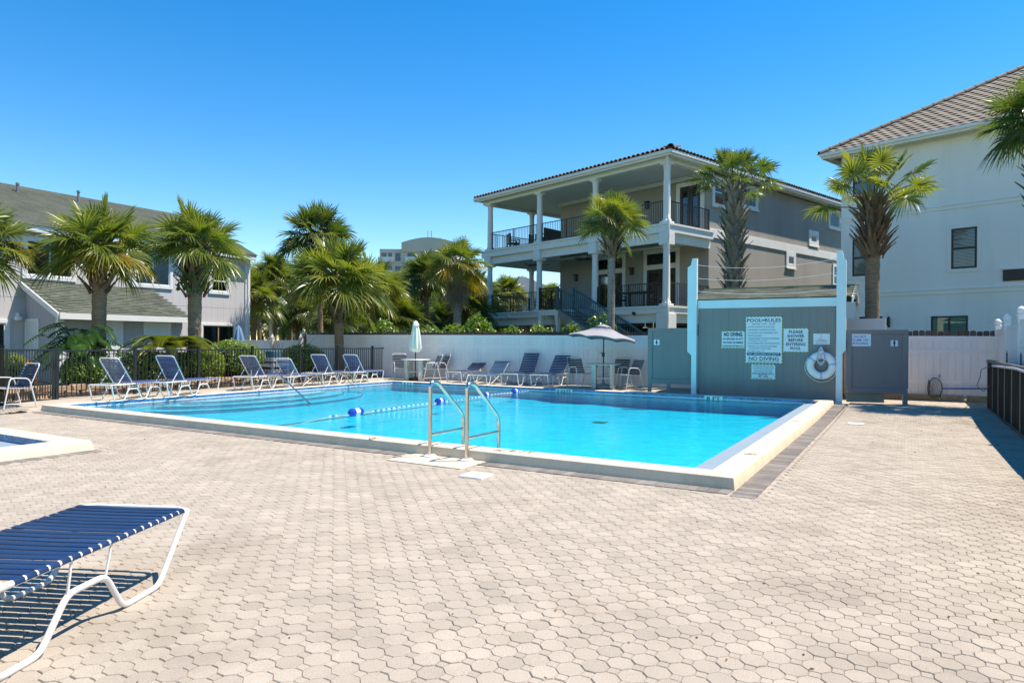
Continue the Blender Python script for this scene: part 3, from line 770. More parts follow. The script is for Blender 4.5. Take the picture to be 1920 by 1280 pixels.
# planting edge of rough stone behind the left fence
pe = thing('stone_edging', 'rough tan stone edging at the foot of the hedge behind the left fence', 'edging', (bp0 - bd * 3 + Vector((-.42, .25, 0))).to_tuple(), bang)
stm = []
for k in range(6):
    mb = MB().box(-.17, -.1, 0, .17, .1, .17, bev=.035); rr = random.Random(k)
    mb.v = [(x + rr.uniform(-.014, .014), y + rr.uniform(-.014, .014), z + rr.uniform(-.012, .012)) for x, y, z in mb.v]; stm.append(mb.mesh('stone', MT['stone']))
x = 0
while x < BL + 2.6:
    obj('stone', RND.choice(stm), pe, (x, RND.uniform(-.015, .015), .10), (0, 0, RND.uniform(-.05, .05)), (RND.uniform(.9, 1.02), 1, RND.uniform(.9, 1.1)))
    obj('stone', RND.choice(stm), pe, (x + .17, RND.uniform(-.015, .015) + .02, .265), (0, 0, RND.uniform(-.05, .05)), (RND.uniform(.9, 1.02), 1, RND.uniform(.7, .95))); x += .355
so = MB(); so.box(-.5, .08, .0, BL + 3, 4.0, .22); so = so.build('soil', M('mulch', (.10, .065, .04), rough=.95, var=.4, scale=12), pe)

# ------------------------------------------------------------------ furniture
def lounger(label, p_rear, p_foot, strap='blue', back=48, z=ZT, group='sun loungers round the pool', length=1.88, width=.64, sh=.36, legs='far', hinge=.66, bl=.78, side=1, dx=0.0, pitch=.066, sw=.046, tr=.0145):
    """p_rear, p_foot: ground points of the head and foot ends of one side's legs (side=+1: that side is local -y)"""
    d = (p_foot - p_rear); d.z = 0; d.normalize(); ang = math.atan2(d.y, d.x); nrm = Vector((-d.y, d.x, 0))
    mid = (p_rear + p_foot) / 2; c = mid + nrm * (width / 2) * side - d * (length / 2 + dx)
    t = thing('sun_lounger', label, 'sun lounger', (c.x, c.y, z), ang, group)
    w = width / 2; fm = MT['frame']; sm = MT[strap]
    ring = fillet([(.0, -w, sh), (length, -w, sh), (length, w, sh), (.0, w, sh), (.0, -w, sh)], .07, 4)
    MB().tube([(.03, -w, sh)] + fillet([(.03, -w, sh), (length, -w, sh), (length, w, sh), (.03, w, sh)], .09, 5)[1:], tr, 10).build('seat_frame', fm, t)
    MB().tube([(0.03, -w, sh), (0.03, w, sh)], .0145, 8).build('head_bar', fm, t)
    if legs == 'far': prof = [(length, sh), (length - .09, .015), (length - .33, .015), (length - .46, .25), (length - .74, .25), (length - .86, .015), (length - 1.0, .015), (length - 1.12, .25), (length - 1.38, .25), (length - 1.5, .015), (.10, .015), (0.02, sh)]
    elif legs == 'near': prof = [(length, sh), (length - .30, .015), (length - .62, .015), (length - .76, .235), (length - 1.03, .235), (length - 1.20, .015), (length - 1.45, .015), (length - 1.6, .235), (.0, sh)]
    elif legs == 'x': prof = None
    for s in (-1, 1):
        if prof: 
            l = MB().tube(fillet([(x, s * (w + .0), zz) for x, zz in prof], .055, 4), tr, 10).build('leg', fm, t)
            for (x0, z0), (x1, z1) in zip(prof, prof[1:]):
                if abs(z0 - z1) < .01 and z0 > .1:
                    MB().tube([(x0, s * w, z0 - .01), (x0 + .05, s * w, sh)], .008, 6).tube([(x1, s * w, z1 - .01), (x1 + .03, s * w, sh)], .008, 6).build('spacer', fm, l)
        else:
            MB().tube(fillet([(length, s * w, sh), (length - .07, s * w, .015), (length - .22, s * w, .015), (length - .34, s * w, sh)], .05, 4), .0145, 8).build('leg', fm, t)
            MB().tube([(length - .9, s * w, sh - .04), (length - .35, s * w, .015)], .012, 8).build('leg', fm, t)
            MB().tube([(length - .5, s * w, sh - .04), (length - 1.1, s * w, .015)], .012, 8).build('leg', fm, t)
            MB().tube(fillet([(0.02, s * w, sh), (.08, s * w, .015), (.24, s * w, .015), (.34, s * w, sh)], .05, 4), .0145, 8).build('leg', fm, t)
    # back rest
    th = math.radians(back); c_, s_ = math.cos(th), math.sin(th)
    def bk(u, y, o=0): return (hinge - c_ * u - s_ * o, y, sh + s_ * u - c_ * o + .0)
    wb = w - .03
    bfm = MB().tube(fillet([bk(0, -wb), bk(bl, -wb), bk(bl, wb), bk(0, wb)], .08, 5), .0135, 10).build('back_frame', fm, t)
    if back > 8:
        for s in (-1, 1): MB().tube([bk(bl * .45, s * (wb - .03)), (max(.06, hinge - c_ * bl * .45 - .22), s * (wb - .03), sh - .01)], .009, 6).build('back_strut', fm, bfm)
        MB().tube([(max(.06, hinge - c_ * bl * .45 - .22), -wb, sh - .01), (max(.06, hinge - c_ * bl * .45 - .22), wb, sh - .01)], .009, 6).build('back_strut', fm, bfm)
    # straps, wrapped round the side tubes
    def strap_mesh(ww, sw):
        mb = MB(); r1 = .019
        ys = [-ww - r1, -ww - r1 * .7, -ww, -ww * .5, 0, ww * .5, ww, ww + r1 * .7, ww + r1]; zs = [-.004, .012, .0185, .0165, .015, .0165, .0185, .012, -.004]
        for e in (0, 1):
            pass
        vs = [(xx, y, zz) for y, zz in zip(ys, zs) for xx in (-sw / 2, -sw * .3, sw * .3, sw / 2)]
        vs = [(x, y, zz + (0.0022 if k % 4 in (1, 2) else 0)) for k, (x, y, zz) in enumerate(vs)]
        fs = [(r * 4 + k, r * 4 + k + 1, r * 4 + 5 + k, r * 4 + 4 + k) for r in range(8) for k in range(3)]
        mb.add(vs, fs, 0, True)
        o = len(mb.v); vs2 = [(x, y * .995, zz - .005) for (x, y, zz) in vs]
        mb.add(vs2, [tuple(reversed(f)) for f in fs], 0, True)
        bnd = [(r * 4, r * 4 + 4) for r in range(8)] + [(r * 4 + 7, r * 4 + 3) for r in range(8)]
        mb.add([], []); 
        for i, j in bnd: mb.f.append((i, j, o + j, o + i)); mb.m.append(0); mb.sm.append(False)
        return mb.mesh('strap', sm, fix=False, angle=60)
    sme = strap_mesh(w, sw); bme = strap_mesh(wb, sw)
    x = hinge + .05
    while x < length - .045:
        obj('strap', sme, t, (x, 0, sh + RND.uniform(-.001, .001)), (0, RND.uniform(-.03, .03), RND.uniform(-.006, .006))); x += pitch
    u = .06
    while u < bl - .05:
        p = bk(u, 0); obj('strap', bme, t, p, (0, th if th else 0, RND.uniform(-.006, .006))); u += pitch
    return t
G = lambda u, v, z=ZT: gnd(u, v, z)
def lay(label, u, v, theta, strap, back, side_=0, foot_at=.21, length=1.88, **k):
    """(u, v): ground point midway between the foot legs; theta: world heading from head to foot"""
    ax = Vector((math.cos(math.radians(theta)), math.sin(math.radians(theta)), 0)); f = G(u, v) + ax * foot_at
    nrm = Vector((-ax.y, ax.x, 0)); k.setdefault('width', .58); w = k['width']
    return lounger(label, f - ax * length - nrm * (w / 2), f - nrm * (w / 2), strap, back, length=length, side=1, **k)
for l, u, v, th, s, bk_ in (
 ('blue strapped lounger with raised back, nearest to the gate', 293, 741.3, 77, 'bluelt', 54),
 ('blue strapped lounger with raised back, second along the left fence', 383, 735.2, 76, 'bluelt', 58),
 ('blue strapped lounger with raised back beside the bent step handrail', 522, 723.6, 75, 'bluelt', 52),
 ('blue strapped lounger in front of the hedge end, second before the fence corner', 643, 716.3, 73, 'bluelt', 52),
 ('blue strapped lounger with raised back nearest to the left fence corner', 699, 713.4, 72, 'bluelt', 50)): lay(l, u, v, th, s, bk_, bl=.72)
lay('pale faded blue lounger with crossed legs in front of the slatted bin', 582, 719.6, 75, 'faded', 48, legs='x', sh=.31, bl=.70)
VD = math.degrees(math.atan2(VX.y, VX.x)) + 182
lay('dark navy lounger with a low reclined back, left of the row by the white fence', 856, 716.3, VD, 'navy', 30)
lay('low teal lounger with crossed legs, second in the row by the white fence', 902, 719.2, VD + 2, 'teal', 40, legs='x', sh=.29, bl=.68)
lay('dark navy lounger with the steepest raised back by the white fence', 960, 721.2, VD + 1, 'navy', 56)
lay('dark navy lounger with raised back beside the open umbrella table', 1016, 723.6, VD - 1, 'navy', 48)
# the near lounger, lying flat; only its foot end is in the photo
c0, c1 = at(352, 961, 4.36), at(184, 950, 4.62)
pf_ = Vector((c0.x, c0.y, 0)); axis = Vector((.10, .995, 0)).normalized()
lounger('dark blue strapped lounger lying flat in the left foreground', pf_ - axis * 1.88, pf_, 'blue', 0, z=0.0, side=1, legs='near', width=.70, sh=.405, hinge=.50, pitch=.069, sw=.056, tr=.0165)

def chair(label, loc, ang, strap, group='strapped armchairs', z=ZT, s=1.0):
    t = thing('armchair', label, 'chair', (loc[0], loc[1], z), ang, group)
    fm, sm = MT['frame'], MT[strap]; w = .245
    for k in (-1, 1):
        y = k * (w + .035)
        l = MB().tube(fillet([(.31, y, 0.005), (.20, y, .62), (-.16, y, .60), (-.31, y, .005)], .09, 5), .0135, 10).build('arm_leg', fm, t)
        MB().tube([(.295, y, .09), (-.29, y, .09)], .008, 6).build('stretcher', fm, l)
    MB().tube(fillet([(-.20, -w, .39), (.26, -w, .42), (.26, w, .42), (-.20, w, .39)], .06, 4), .0125, 8).build('seat_frame', fm, t)
    MB().tube([(.24, -w - .035, .40), (.24, w + .035, .40)], .01, 6).build('cross_bar', fm, t)
    MB().tube([(-.22, -w - .035, .385), (-.22, w + .035, .385)], .01, 6).build('cross_bar', fm, t)
    MB().tube(fillet([(-.18, -w, .39), (-.39, -w, .90), (-.39, w, .90), (-.18, w, .39)], .07, 5), .0125, 8).build('back_frame', fm, t)
    sme = MB().box(-.021, -w - .015, .010, .021, w + .015, .017, bev=.003).mesh('strap', sm)
    for k in range(8): obj('strap', sme, t, (-.16 + k * .052, 0, .393 + k * .0034))
    th = math.atan2(.51, -.21)
    for k in range(8):
        f = (k + .8) / 9.3; obj('strap', sme, t, (-.18 - .21 * f, 0, .39 + .51 * f), (0, -th + PI, 0))
    return t
def face(p, q): d = q - p; return math.atan2(d.y, d.x)
T1 = gnd(776, 712.5, ZT) + Vector((0, .35, 0)); T2 = gnd(1134, 727.5, ZT) + Vector((0, .35, 0))
cpos = lambda u, v: G(u, v)
c1f, c1r = gnd(15.5, 766, .06), gnd(61, 761.5, .07)
d = c1f - c1r; a1 = math.atan2(d.y, d.x); nn = Vector((-math.sin(a1), math.cos(a1), 0))
chair('royal blue strapped armchair in front of the black gate', (c1f + c1r) / 2 - nn * .28, a1, 'blue', z=.065)
chair('charcoal strapped armchair at the left side of the closed umbrella table', G(752, 710), face(G(752, 710), T1) - .6, 'dkstrap')
chair('charcoal armchair right of the closed umbrella table, nearer to the pool', G(806, 712), face(G(806, 712), T1) + .65, 'dkstrap')
chair('charcoal armchair right of the closed umbrella table, nearer to the fence', G(821, 711.3), face(G(821, 711.3), T1) + .35, 'dkstrap')
chair('charcoal armchair at the left side of the open umbrella table', G(1088, 724), face(G(1088, 724), T2) - .55, 'dkstrap')
chair('charcoal armchair behind the open umbrella table, its back to the white fence', G(1157, 724.5), face(G(1157, 724.5), T2) + .2, 'dkstrap')
chair('charcoal armchair right of the open umbrella table beside the grey partition', G(1180, 727), face(G(1180, 727), T2) + .65, 'dkstrap')

def patio_table(label, p, r):
    t = thing('patio_table', label, 'table', (p.x, p.y, ZT), PTH + .35, 'round white patio tables'); m = MT['table']
    top = MB(); n = 28; top.lathe([(.03, .70), (r, .70), (r + .008, .712), (r, .725), (.03, .725)], n); top.build('tabletop', m, t)
    for k in range(4):
        a = k * PI / 2 + PI / 4; l = MB().box(-.03, -.075, 0, .03, .075, .70, bev=.01).xf(Matrix.Rotation(a, 4, 'Z') @ Matrix.Translation((r * .72, 0, 0))).build('leg', m, t)
        MB().bar((math.cos(a) * r * .70, math.sin(a) * r * .70, .50), (math.cos(a) * r * .3, math.sin(a) * r * .3, .69), .03, .03).build('brace', m, l)
    MB().tube([(math.cos(a) * r * .72, math.sin(a) * r * .72, .30) for a in np.arange(PI / 4, 2 * PI + PI / 4, PI / 2)], .018, 6, closed=True).build('ring', m, t)
    return t
patio_table('round white patio table under the closed cream umbrella', T1, .52)
patio_table('round white patio table under the open grey umbrella', T2, .53)
# closed umbrella
zt1 = at(776, 600.5, T1.y).z - ZT; zb1 = at(776, 660, T1.y).z - ZT
um = thing('closed_umbrella', 'closed cream patio umbrella standing in the left white table', 'umbrella', (T1.x, T1.y, ZT), .3)
MB().lathe([(.019, .1), (.019, zt1 - .02)], 10).build('pole', MT['pole'], um)
MB().lathe([(.22, 0), (.22, .07), (.05, .1), (.04, .12)], 18).build('base', MT['pole'], um)
def flute(i, a): return 1 + .16 * math.cos(8 * a) * (1 if i > 0 else 1)
h = zt1 - zb1
MB().lathe([(.07, zb1 + .02), (.165, zb1 + .05), (.19, zb1 + .15), (.165, zb1 + h * .4), (.13, zb1 + h * .65), (.085, zb1 + h * .87), (.07, zb1 + h * .9)], 48, squash=flute).build('canopy', MT['canvas'], um, angle=60)
MB().lathe([(.125, zb1 + h * .845), (.10, zb1 + h * .90), (.06, zb1 + h * .97), (.012, zb1 + h)], 24, squash=lambda i, a: 1 + .06 * math.cos(8 * a)).build('vent_cap', MT['canvas'], um)
# open umbrella, tilted
pb = Vector((T2.x, T2.y, ZT)); ptop = at(1132.5, 607, T2.y)
um = thing('open_umbrella', 'open pale grey patio umbrella tilted to the right over the right white table', 'umbrella', pb, 0)
ph = ptop.z - ZT; lean = (ptop.x - pb.x)
MB().tube([(0, 0, .05), (lean * .5, 0, ph * .62), (lean, 0, ph - .02)], .019, 10).build('pole', MT['pole'], um)
MB().box(-.045, -.05, ph * .49, .035, .05, ph * .555, bev=.015).tube([(-.03, 0, ph * .54), (-.10, 0, ph * .56), (-.10, 0, ph * .545)], .008, 6).build('crank', MT['pole'], um)
MB().lathe([(.24, 0), (.24, .05), (.2, .09), (.05, .12), (.035, .2)], 18).build('base', MT['binw'], um)
R_ = at(1198, 625, T2.y).x - at(1073, 625, T2.y).x; R_ = R_ / 2 * 1.05
tilt = Matrix.Translation((lean, 0, ph)) @ Matrix.Rotation(math.radians(6.0), 4, 'Y') @ Matrix.Rotation(.2, 4, 'Z')
def canopy(rings, nseg=8, sub=6, thick=.006):
    mb = MB(); n = nseg * sub; N = len(rings)
    for sgn in (0, -thick):
        for (r, z, dip) in rings:
            for k in range(n):
                a = 2 * PI * k / n; f = (k % sub) / sub; s_ = math.sin(PI * f)
                q = (math.cos(PI / nseg) / math.cos((f - .5) * 2 * PI / nseg))
                mb.v.append((math.cos(a) * r * q, math.sin(a) * r * q, z - dip * s_ * -1 + sgn))
    for o in (0, N * n):
        for i in range(N - 1):
            for k in range(n):
                k2 = (k + 1) % n; f = (o + i * n + k, o + i * n + k2, o + (i + 1) * n + k2, o + (i + 1) * n + k)
                mb.f.append(f if o == 0 else f[::-1]); mb.m.append(0); mb.sm.append(True)
    for i in (0, N - 1):
        for k in range(n):
            k2 = (k + 1) % n; mb.f.append((i * n + k, i * n + k2, N * n + i * n + k2, N * n + i * n + k)); mb.m.append(0); mb.sm.append(False)
    return mb
drop = .36
MB.canopy = None
canopy([(.20, -.085, .0), (R_ * .5, -.085 - drop * .42, .01), (R_ * .8, -.085 - drop * .72, .025), (R_, -drop - .06, .045), (R_ * 1.0, -drop - .115, .05)]).xf(tilt).build('canopy', MT['greyfab'], um, fix=False, angle=70)
canopy([(.006, -.0, 0), (.12, -.03, .0), (.255, -.085, .012)]).xf(tilt).build('vent_cap', MT['greyfab'], um, fix=False, angle=70)
for k in range(8):
    a = 2 * PI * k / 8
    MB().tube([(0, 0, -.05), (math.cos(a) * R_ * .5, math.sin(a) * R_ * .5, -.10 - drop * .42), (math.cos(a) * R_ * .99, math.sin(a) * R_ * .99, -drop - .075)], .006, 5).xf(tilt).build('rib', MT['pole'], um)
    MB().tube([(0, 0, -.42), (math.cos(a) * R_ * .5, math.sin(a) * R_ * .5, -.11 - drop * .42)], .005, 5).xf(tilt).build('strut', MT['pole'], um)
# slatted waste bin with round lid
pb = G(512, 712)
bn = thing('slatted_bin', 'grey and white slatted waste bin with a round teal lid', 'waste bin', pb, bang)
s = .36
for k in range(4):
    for (x, y, hx, hy, mt) in ((0, -s, s, .012, 'binw'), (-s, 0, .012, s, 'trim'), (s, 0, .012, s, 'trim'), (0, s, s, .012, 'binw')):
        MB().box(x - hx, y - hy, .08 + k * .19, x + hx, y + hy, .20 + k * .19, bev=.006).build('slat', MT['binw'] if mt == 'binw' else MT['trim'], bn)
for x in (-s + .05, s - .05):
    for y in (-s + .05, s - .05): MB().box(x - .04, y - .04, 0, x + .04, y + .04, .78).build('corner_post', MT['binw'], bn)
MB().box(-.3, -.3, .04, .3, .3, .70, bev=.04).build('liner', MT['dark'], bn)
MB().lathe([(.24, .72), (.25, .95), (.245, .985), (.20, 1.005), (.001, 1.02)], 28).build('lid', MT['binlid'], bn)
# tiny bits beside the left house patio
cu = at(447, 610, 27.5)
um = thing('closed_umbrella', 'closed blue patio umbrella against the left house wall', 'umbrella', (cu.x, cu.y, .05), .4)
MB().lathe([(.02, .05), (.02, cu.z - .05)], 8).build('pole', MT['pole'], um)
MB().lathe([(.10, cu.z - 1.45), (.30, cu.z - 1.40), (.25, cu.z - .9), (.17, cu.z - .45), (.09, cu.z - .15), (.012, cu.z - .02)], 40, squash=lambda i, a: 1 + .2 * math.cos(7 * a)).build('canopy', MT['bluefab'], um, angle=60)
cu = at(862, 598, 33)
um = thing('closed_umbrella', 'closed brown umbrella among the palms behind the white fence', 'umbrella', (cu.x, cu.y, .05), .4)
MB().lathe([(.02, .05), (.02, cu.z - .05)], 8).build('pole', MT['pole'], um)
MB().lathe([(.10, cu.z - 1.1), (.32, cu.z - 1.02), (.24, cu.z - .7), (.15, cu.z - .35), (.07, cu.z - .1), (.012, cu.z)], 40, squash=lambda i, a: 1 + .2 * math.cos(7 * a)).build('canopy', MT['brownfab'], um, angle=60)
# ------------------------------------------------------------------ buildings
def window(parent, M4, w, h, trim=.11, frame='darkfr', trimmat='houset', depth=.10, split='h', blinds=False, back='dark', trim_proud=.035, glassin=True, sill=False, fw=.045):
    """a window whose outer trim is w x h; local x along the wall, z up, front towards -y; M4 places it on the wall"""
    tr = MB()
    tp = trim_proud
    tr.box(-w / 2, -tp, h / 2 - trim, w / 2, .01, h / 2, bev=.004).box(-w / 2, -tp, -h / 2, w / 2, .01, -h / 2 + trim, bev=.004)
    tr.box(-w / 2, -tp + .002, -h / 2 + trim, -w / 2 + trim, .01, h / 2 - trim, bev=.004).box(w / 2 - trim, -tp + .002, -h / 2 + trim, w / 2, .01, h / 2 - trim, bev=.004)
    if sill: tr.box(-w / 2 - .03, -tp - .04, -h / 2 - .02, w / 2 + .03, -tp + .001, -h / 2 + .05, bev=.004)
    o = tr.xf(M4).build('window', MT[trimmat], parent)
    iw, ih = w / 2 - trim, h / 2 - trim; f = fw
    fr = MB(); q0, q1 = -.027, -.002
    fr.box(-iw, q0, ih - f, iw, q1, ih).box(-iw, q0, -ih, iw, q1, -ih + f).box(-iw, q0 + .001, -ih + f, -iw + f, q1, ih - f).box(iw - f, q0 + .001, -ih + f, iw, q1, ih - f)
    if split == 'h': fr.box(-iw + f, q0 + .002, -f * .6, iw - f, q1, f * .6)
    if split == 'v': fr.box(-f * .6, q0 + .002, -ih + f, f * .6, q1, ih - f)
    fr.xf(M4).build('frame', MT[frame], o)
    MB().box(-iw + .004, -.019, -ih + .004, iw - .004, -.015, ih - .004).xf(M4).build('pane', MT['glass'], o)
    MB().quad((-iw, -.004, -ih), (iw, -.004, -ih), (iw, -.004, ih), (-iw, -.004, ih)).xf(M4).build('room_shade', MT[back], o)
    if blinds:
        b = MB(); z = -ih + .03
        while z < ih - .02:
            b.box(-iw + .03, -.0115, z - .02, iw - .03, -.008, z + .014); z += .05
        b.xf(M4).build('blind', MT['blind'], o)
    return o
def wallM(x, z, y=0.0): return Matrix.Translation((x, y, z))
def sideM(y, z, x=0.0): return Matrix.Translation((x, y, z)) @ Matrix.Rotation(-PI / 2, 4, 'Z')   # front towards -x

# --- the taupe two-storey house with double porches
dsx, dsy = .759, .651
hb = thing('beach_house', 'taupe stucco house on piers with two white columned porches', 'house', (6.39, 28.0, 0), math.atan2(dsy, dsx))
HW, HD = 12.0, 18.0
wall = MB(); wall.box(3.1, .02, 3.0, HD, 9.4, 6.2).box(3.1, .02, 6.6, HD, 9.4, 9.1).box(3.12, .04, 6.2, HD, 9.38, 6.6)
wall.build('wall', MT['stuccob'], hb)
MB().box(4.2, .6, 0, HD, 9.0, 2.98).build('ground_floor', MT['stuccob'], hb)
MB().box(3.1, -.035, 6.20, HD, .02, 6.60, bev=.01).build('wall_band', MT['houset'], hb)
for y0, y1, z0, z1 in ((1.1, 3.6, .2, 2.3), (4.2, 6.0, .2, 2.3)): MB().box(4.15, y0, z0, 4.19, y1, z1).build('opening', MT['dark'], hb)
# porch floors, beams, ceilings
for z0, z1, pr, nm in ((2.70, 3.02, .0, 'porch_band'), (6.06, 6.42, .0, 'porch_band')):
    b = MB(); b.box(-.22, -.22, z0, 0.1, HW + .2, z1, bev=.012).box(.1, -.22, z0, 3.1, .10, z1, bev=.012).box(.1, HW - .1, z0, 7.0, HW + .2, z1, bev=.012)
    b.box(-.27, -.27, z1 - .07, -.22, HW + .25, z1 + .01).box(-.22, -.27, z1 - .07, 3.1, -.22, z1 + .01); b.build(nm, MT['houset'], hb)
    MB().box(.1, .1, z1 - .1, 3.1, HW - .1, z1 - .005).box(3.1, 9.4, z1 - .1, 7.0, HW - .1, z1 - .005).build('porch_floor', MT['soffit'], hb)
for z0, z1 in ((2.33, 2.70), (5.68, 6.06)):
    MB().box(-.06, -.06, z0, .06, HW + .06, z1).box(.06, -.06, z0, 3.1, .04, z1).box(.06, HW - .06, z0, 7.0, HW + .06, z1).build('porch_beam', MT['houset'], hb)
MB().box(-.16, -.16, 8.96, .16, HW + .16, 9.18, bev=.01).box(.16, -.16, 8.96, 3.2, .12, 9.18, bev=.01).box(.16, HW - .12, 8.96, 7, HW + .16, 9.18, bev=.01).build('roof_beam', MT['houset'], hb)
cl = MB()
for k in range(60):
    y = -.1 + k * .205
    cl.box(.12, y, 9.08, 3.1, y + .20, 9.1) if y < 9.2 else cl.box(.12, y, 9.08, 7.0, min(y + .20, HW - .12), 9.1)
cl.build('ceiling_boards', MT['soffit'], hb)
MB().box(2.9, .1, 8.9, 3.1, 9.4, 9.07, bev=.02).box(2.9, .1, 5.95, 3.1, 9.4, 6.06, bev=.02).build('crown_moulding', MT['houset'], hb)
def column(x, y, z0, z1, r=.155):
    c = MB(); c.box(x - .22, y - .22, z0, x + .22, y + .22, z0 + .09, bev=.01)
    c.lathe([(r * 1.25, z0 + .09), (r * 1.3, z0 + .14), (r * 1.12, z0 + .18), (r * 1.0, z0 + .24), (r * .98, z0 + (z1 - z0) * .5), (r * .86, z1 - .30), (r * .98, z1 - .28), (r * .98, z1 - .25), (r * .88, z1 - .22), (r * 1.05, z1 - .14), (r * 1.25, z1 - .09)], 18, (x, y, 0))
    c.box(x - .21, y - .21, z1 - .09, x + .21, y + .21, z1, bev=.01)
    return c.build('column', MT['houset'], hb)
ys = [0.0, 3.98, 7.74, 11.7]
for y in ys:
    column(0, y, 6.42, 8.96); column(0, y, 3.02, 5.68)
    MB().box(-.24, y - .24, 5.55, .24, y + .24, 6.05, bev=.01).build('column_block', MT['houset'], hb)
    MB().box(-.2, y - .2, 0, .2, y + .2, 2.33, bev=.01).build('pier', MT['houset'], hb)
    MB().box(-.3, y - .3, 1.75, .3, y + .3, 2.70, bev=.01).build('pier_block', MT['houset'], hb) if y == 0 else None
for x in (3.25, 6.6): column(x, HW - .1, 6.42, 8.96); column(x, HW - .1, 3.02, 5.68); MB().box(x - .2, HW - .3, 0, x + .2, HW + .1, 2.33).build('pier', MT['houset'], hb)
# balustrades
bal = MB().box(-.009, -.009, 0, .009, .009, .90).mesh('baluster', MT['rail_br'])
def railing(p, q, z, skip=None):
    p, q = Vector(p), Vector(q); d = q - p; n = max(2, int(d.length / .118))
    b = MB(); b.bar((p.x, p.y, z + .98), (q.x, q.y, z + .98), .05, .035).bar((p.x, p.y, z + .09), (q.x, q.y, z + .09), .03, .025)
    for f in (0, .5, 1): c = p + d * f; b.box(c.x - .025, c.y - .025, z, c.x + .025, c.y + .025, z + 1.0)
    r = b.build('balcony_rail', MT['rail_br'], hb)
    for k in range(1, n): c = p + d * (k / n); obj('baluster', bal, r, (c.x, c.y, z + .09))
for z in (3.02, 6.42):
    for a, b in ((.2, 3.8), (4.2, 7.55), (7.95, 11.5)):
        if z < 4 and a > 4 and b < 8: railing((0, 6.2, 0), (0, b, 0), z); continue
        railing((0, a, 0), (0, b, 0), z)
    railing((.2, 0, 0), (3.05, 0, 0), z); railing((.2, HW - .1, 0), (3.1, HW - .1, 0), z); railing((3.4, HW - .1, 0), (6.5, HW - .1, 0), z)
# doors and windows under the porches
def porch_door(y0, y1, z0, z1, transom=True):
    w, h = y1 - y0, z1 - z0; M4 = sideM((y0 + y1) / 2, (z0 + z1) / 2, 3.1)
    b = MB(); t = .2
    b.box(-w / 2, -.06, h / 2 - t, w / 2, .01, h / 2, bev=.01).box(-w / 2, -.058, -h / 2, -w / 2 + t, .01, h / 2 - t, bev=.01).box(w / 2 - t, -.058, -h / 2, w / 2, .01, h / 2 - t, bev=.01)
    if transom: b.box(-w / 2 + t, -.05, h / 2 - .95, w / 2 - t, .01, h / 2 - .72, bev=.008)
    d = b.xf(M4).build('door', MT['houset'], hb)
    zt_ = h / 2 - .95 if transom else h / 2 - t
    f = MB()
    for k in (0, 1):
        x0 = -w / 2 + t + .02 + k * (w / 2 - t); x1 = x0 + w / 2 - t - .04
        f.box(x0, -.03, -h / 2, x0 + .12, .0, zt_).box(x1 - .12, -.03, -h / 2, x1, .0, zt_).box(x0 + .12, -.03, zt_ - .14, x1 - .12, 0, zt_).box(x0 + .12, -.03, -h / 2, x1 - .12, 0, -h / 2 + .3)
    if transom:
        f.box(-w / 2 + t, -.03, h / 2 - .72, w / 2 - t, 0, h / 2 - .68).box(-w / 2 + t, -.03, h / 2 - t - .04, w / 2 - t, 0, h / 2 - t)
        for k in range(5): x = -w / 2 + t + (w - 2 * t) * k / 4; f.box(x - .02, -.029, h / 2 - .68, x + .02, 0, h / 2 - t - .04)
    f.xf(M4).build('door_frame', MT['darkfr'], d)
    MB().box(-w / 2 + t, -.012, -h / 2, w / 2 - t, -.006, h / 2 - t).xf(M4).build('pane', MT['glass'], d)
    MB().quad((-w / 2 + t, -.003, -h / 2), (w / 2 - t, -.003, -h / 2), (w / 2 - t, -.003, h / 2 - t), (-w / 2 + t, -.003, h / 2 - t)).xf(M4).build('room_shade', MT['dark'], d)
porch_door(1.55, 3.62, 3.02, 5.93); porch_door(4.75, 6.75, 3.02, 5.93)
porch_door(.25, 1.75, 6.42, 8.85, False); porch_door(4.6, 6.4, 6.42, 8.85, False)
for y, z in ((8.15, 4.92), (4.33, 4.98), (3.4, 8.1)):
    l = MB().box(2.97, y - .09, z - .16, 3.09, y + .09, z + .14, bev=.02).box(2.90, y - .12, z + .14, 3.09, y + .12, z + .19, bev=.01).build('wall_lantern', MT['darkfr'], hb)
for y in (9.5, 5.8):
    f = MB().lathe([(.02, 5.62), (.02, 5.95)], 8, (1.45, y, 0)).lathe([(.02, 5.52), (.11, 5.54), (.13, 5.62), (.06, 5.66)], 12, (1.45, y, 0)).build('ceiling_fan', MT['darkfr'], hb)
    for k in range(5):
        a = k * 2 * PI / 5 + .3; MB().box(.12, -.07, -.008, .72, .07, .008).xf(Matrix.Translation((1.45, y, 5.60)) @ Matrix.Rotation(a, 4, 'Z') @ Matrix.Rotation(.2, 4, 'X')).build('fan_blade', MT['darkfr'], f)
for y, z, m in ((2.62, 2.77, 'trim'), (1.5, 2.76, 'darkfr'), (.3, 2.77, 'trim'), (9.82, 2.8, 'trim')):
    f = MB().lathe([(.05, 0), (.05, .04)], 10).xf(Matrix.Translation((-.26, y, z)) @ Matrix.Rotation(-PI / 2, 4, 'Y')).build('flood_light', MT[m], hb)
    for s in (-.09, .09): MB().lathe([(.03, 0), (.05, .03), (.065, .12)], 10).xf(Matrix.Translation((-.30, y + s * .6, z + .02)) @ Matrix.Rotation(PI / 2 + .7, 4, 'Y') @ Matrix.Rotation(s * 5, 4, 'X')).build('lamp_head', MT[m], f)
# downspout at the corner column
MB().tube(fillet([(-.36, -.28, 9.2), (-.36, -.28, 8.95), (-.22, -.22, 8.6), (-.22, -.22, 6.75), (-.30, -.31, 6.5), (-.30, -.31, 5.9), (-.21, -.22, 5.6), (-.21, -.22, 3.3), (-.31, -.31, 3.0), (-.31, -.31, 2.4), (-.23, -.22, 2.0), (-.23, -.22, .1)], .08, 3), .055, 8).build('downspout', MT['houset'], hb)
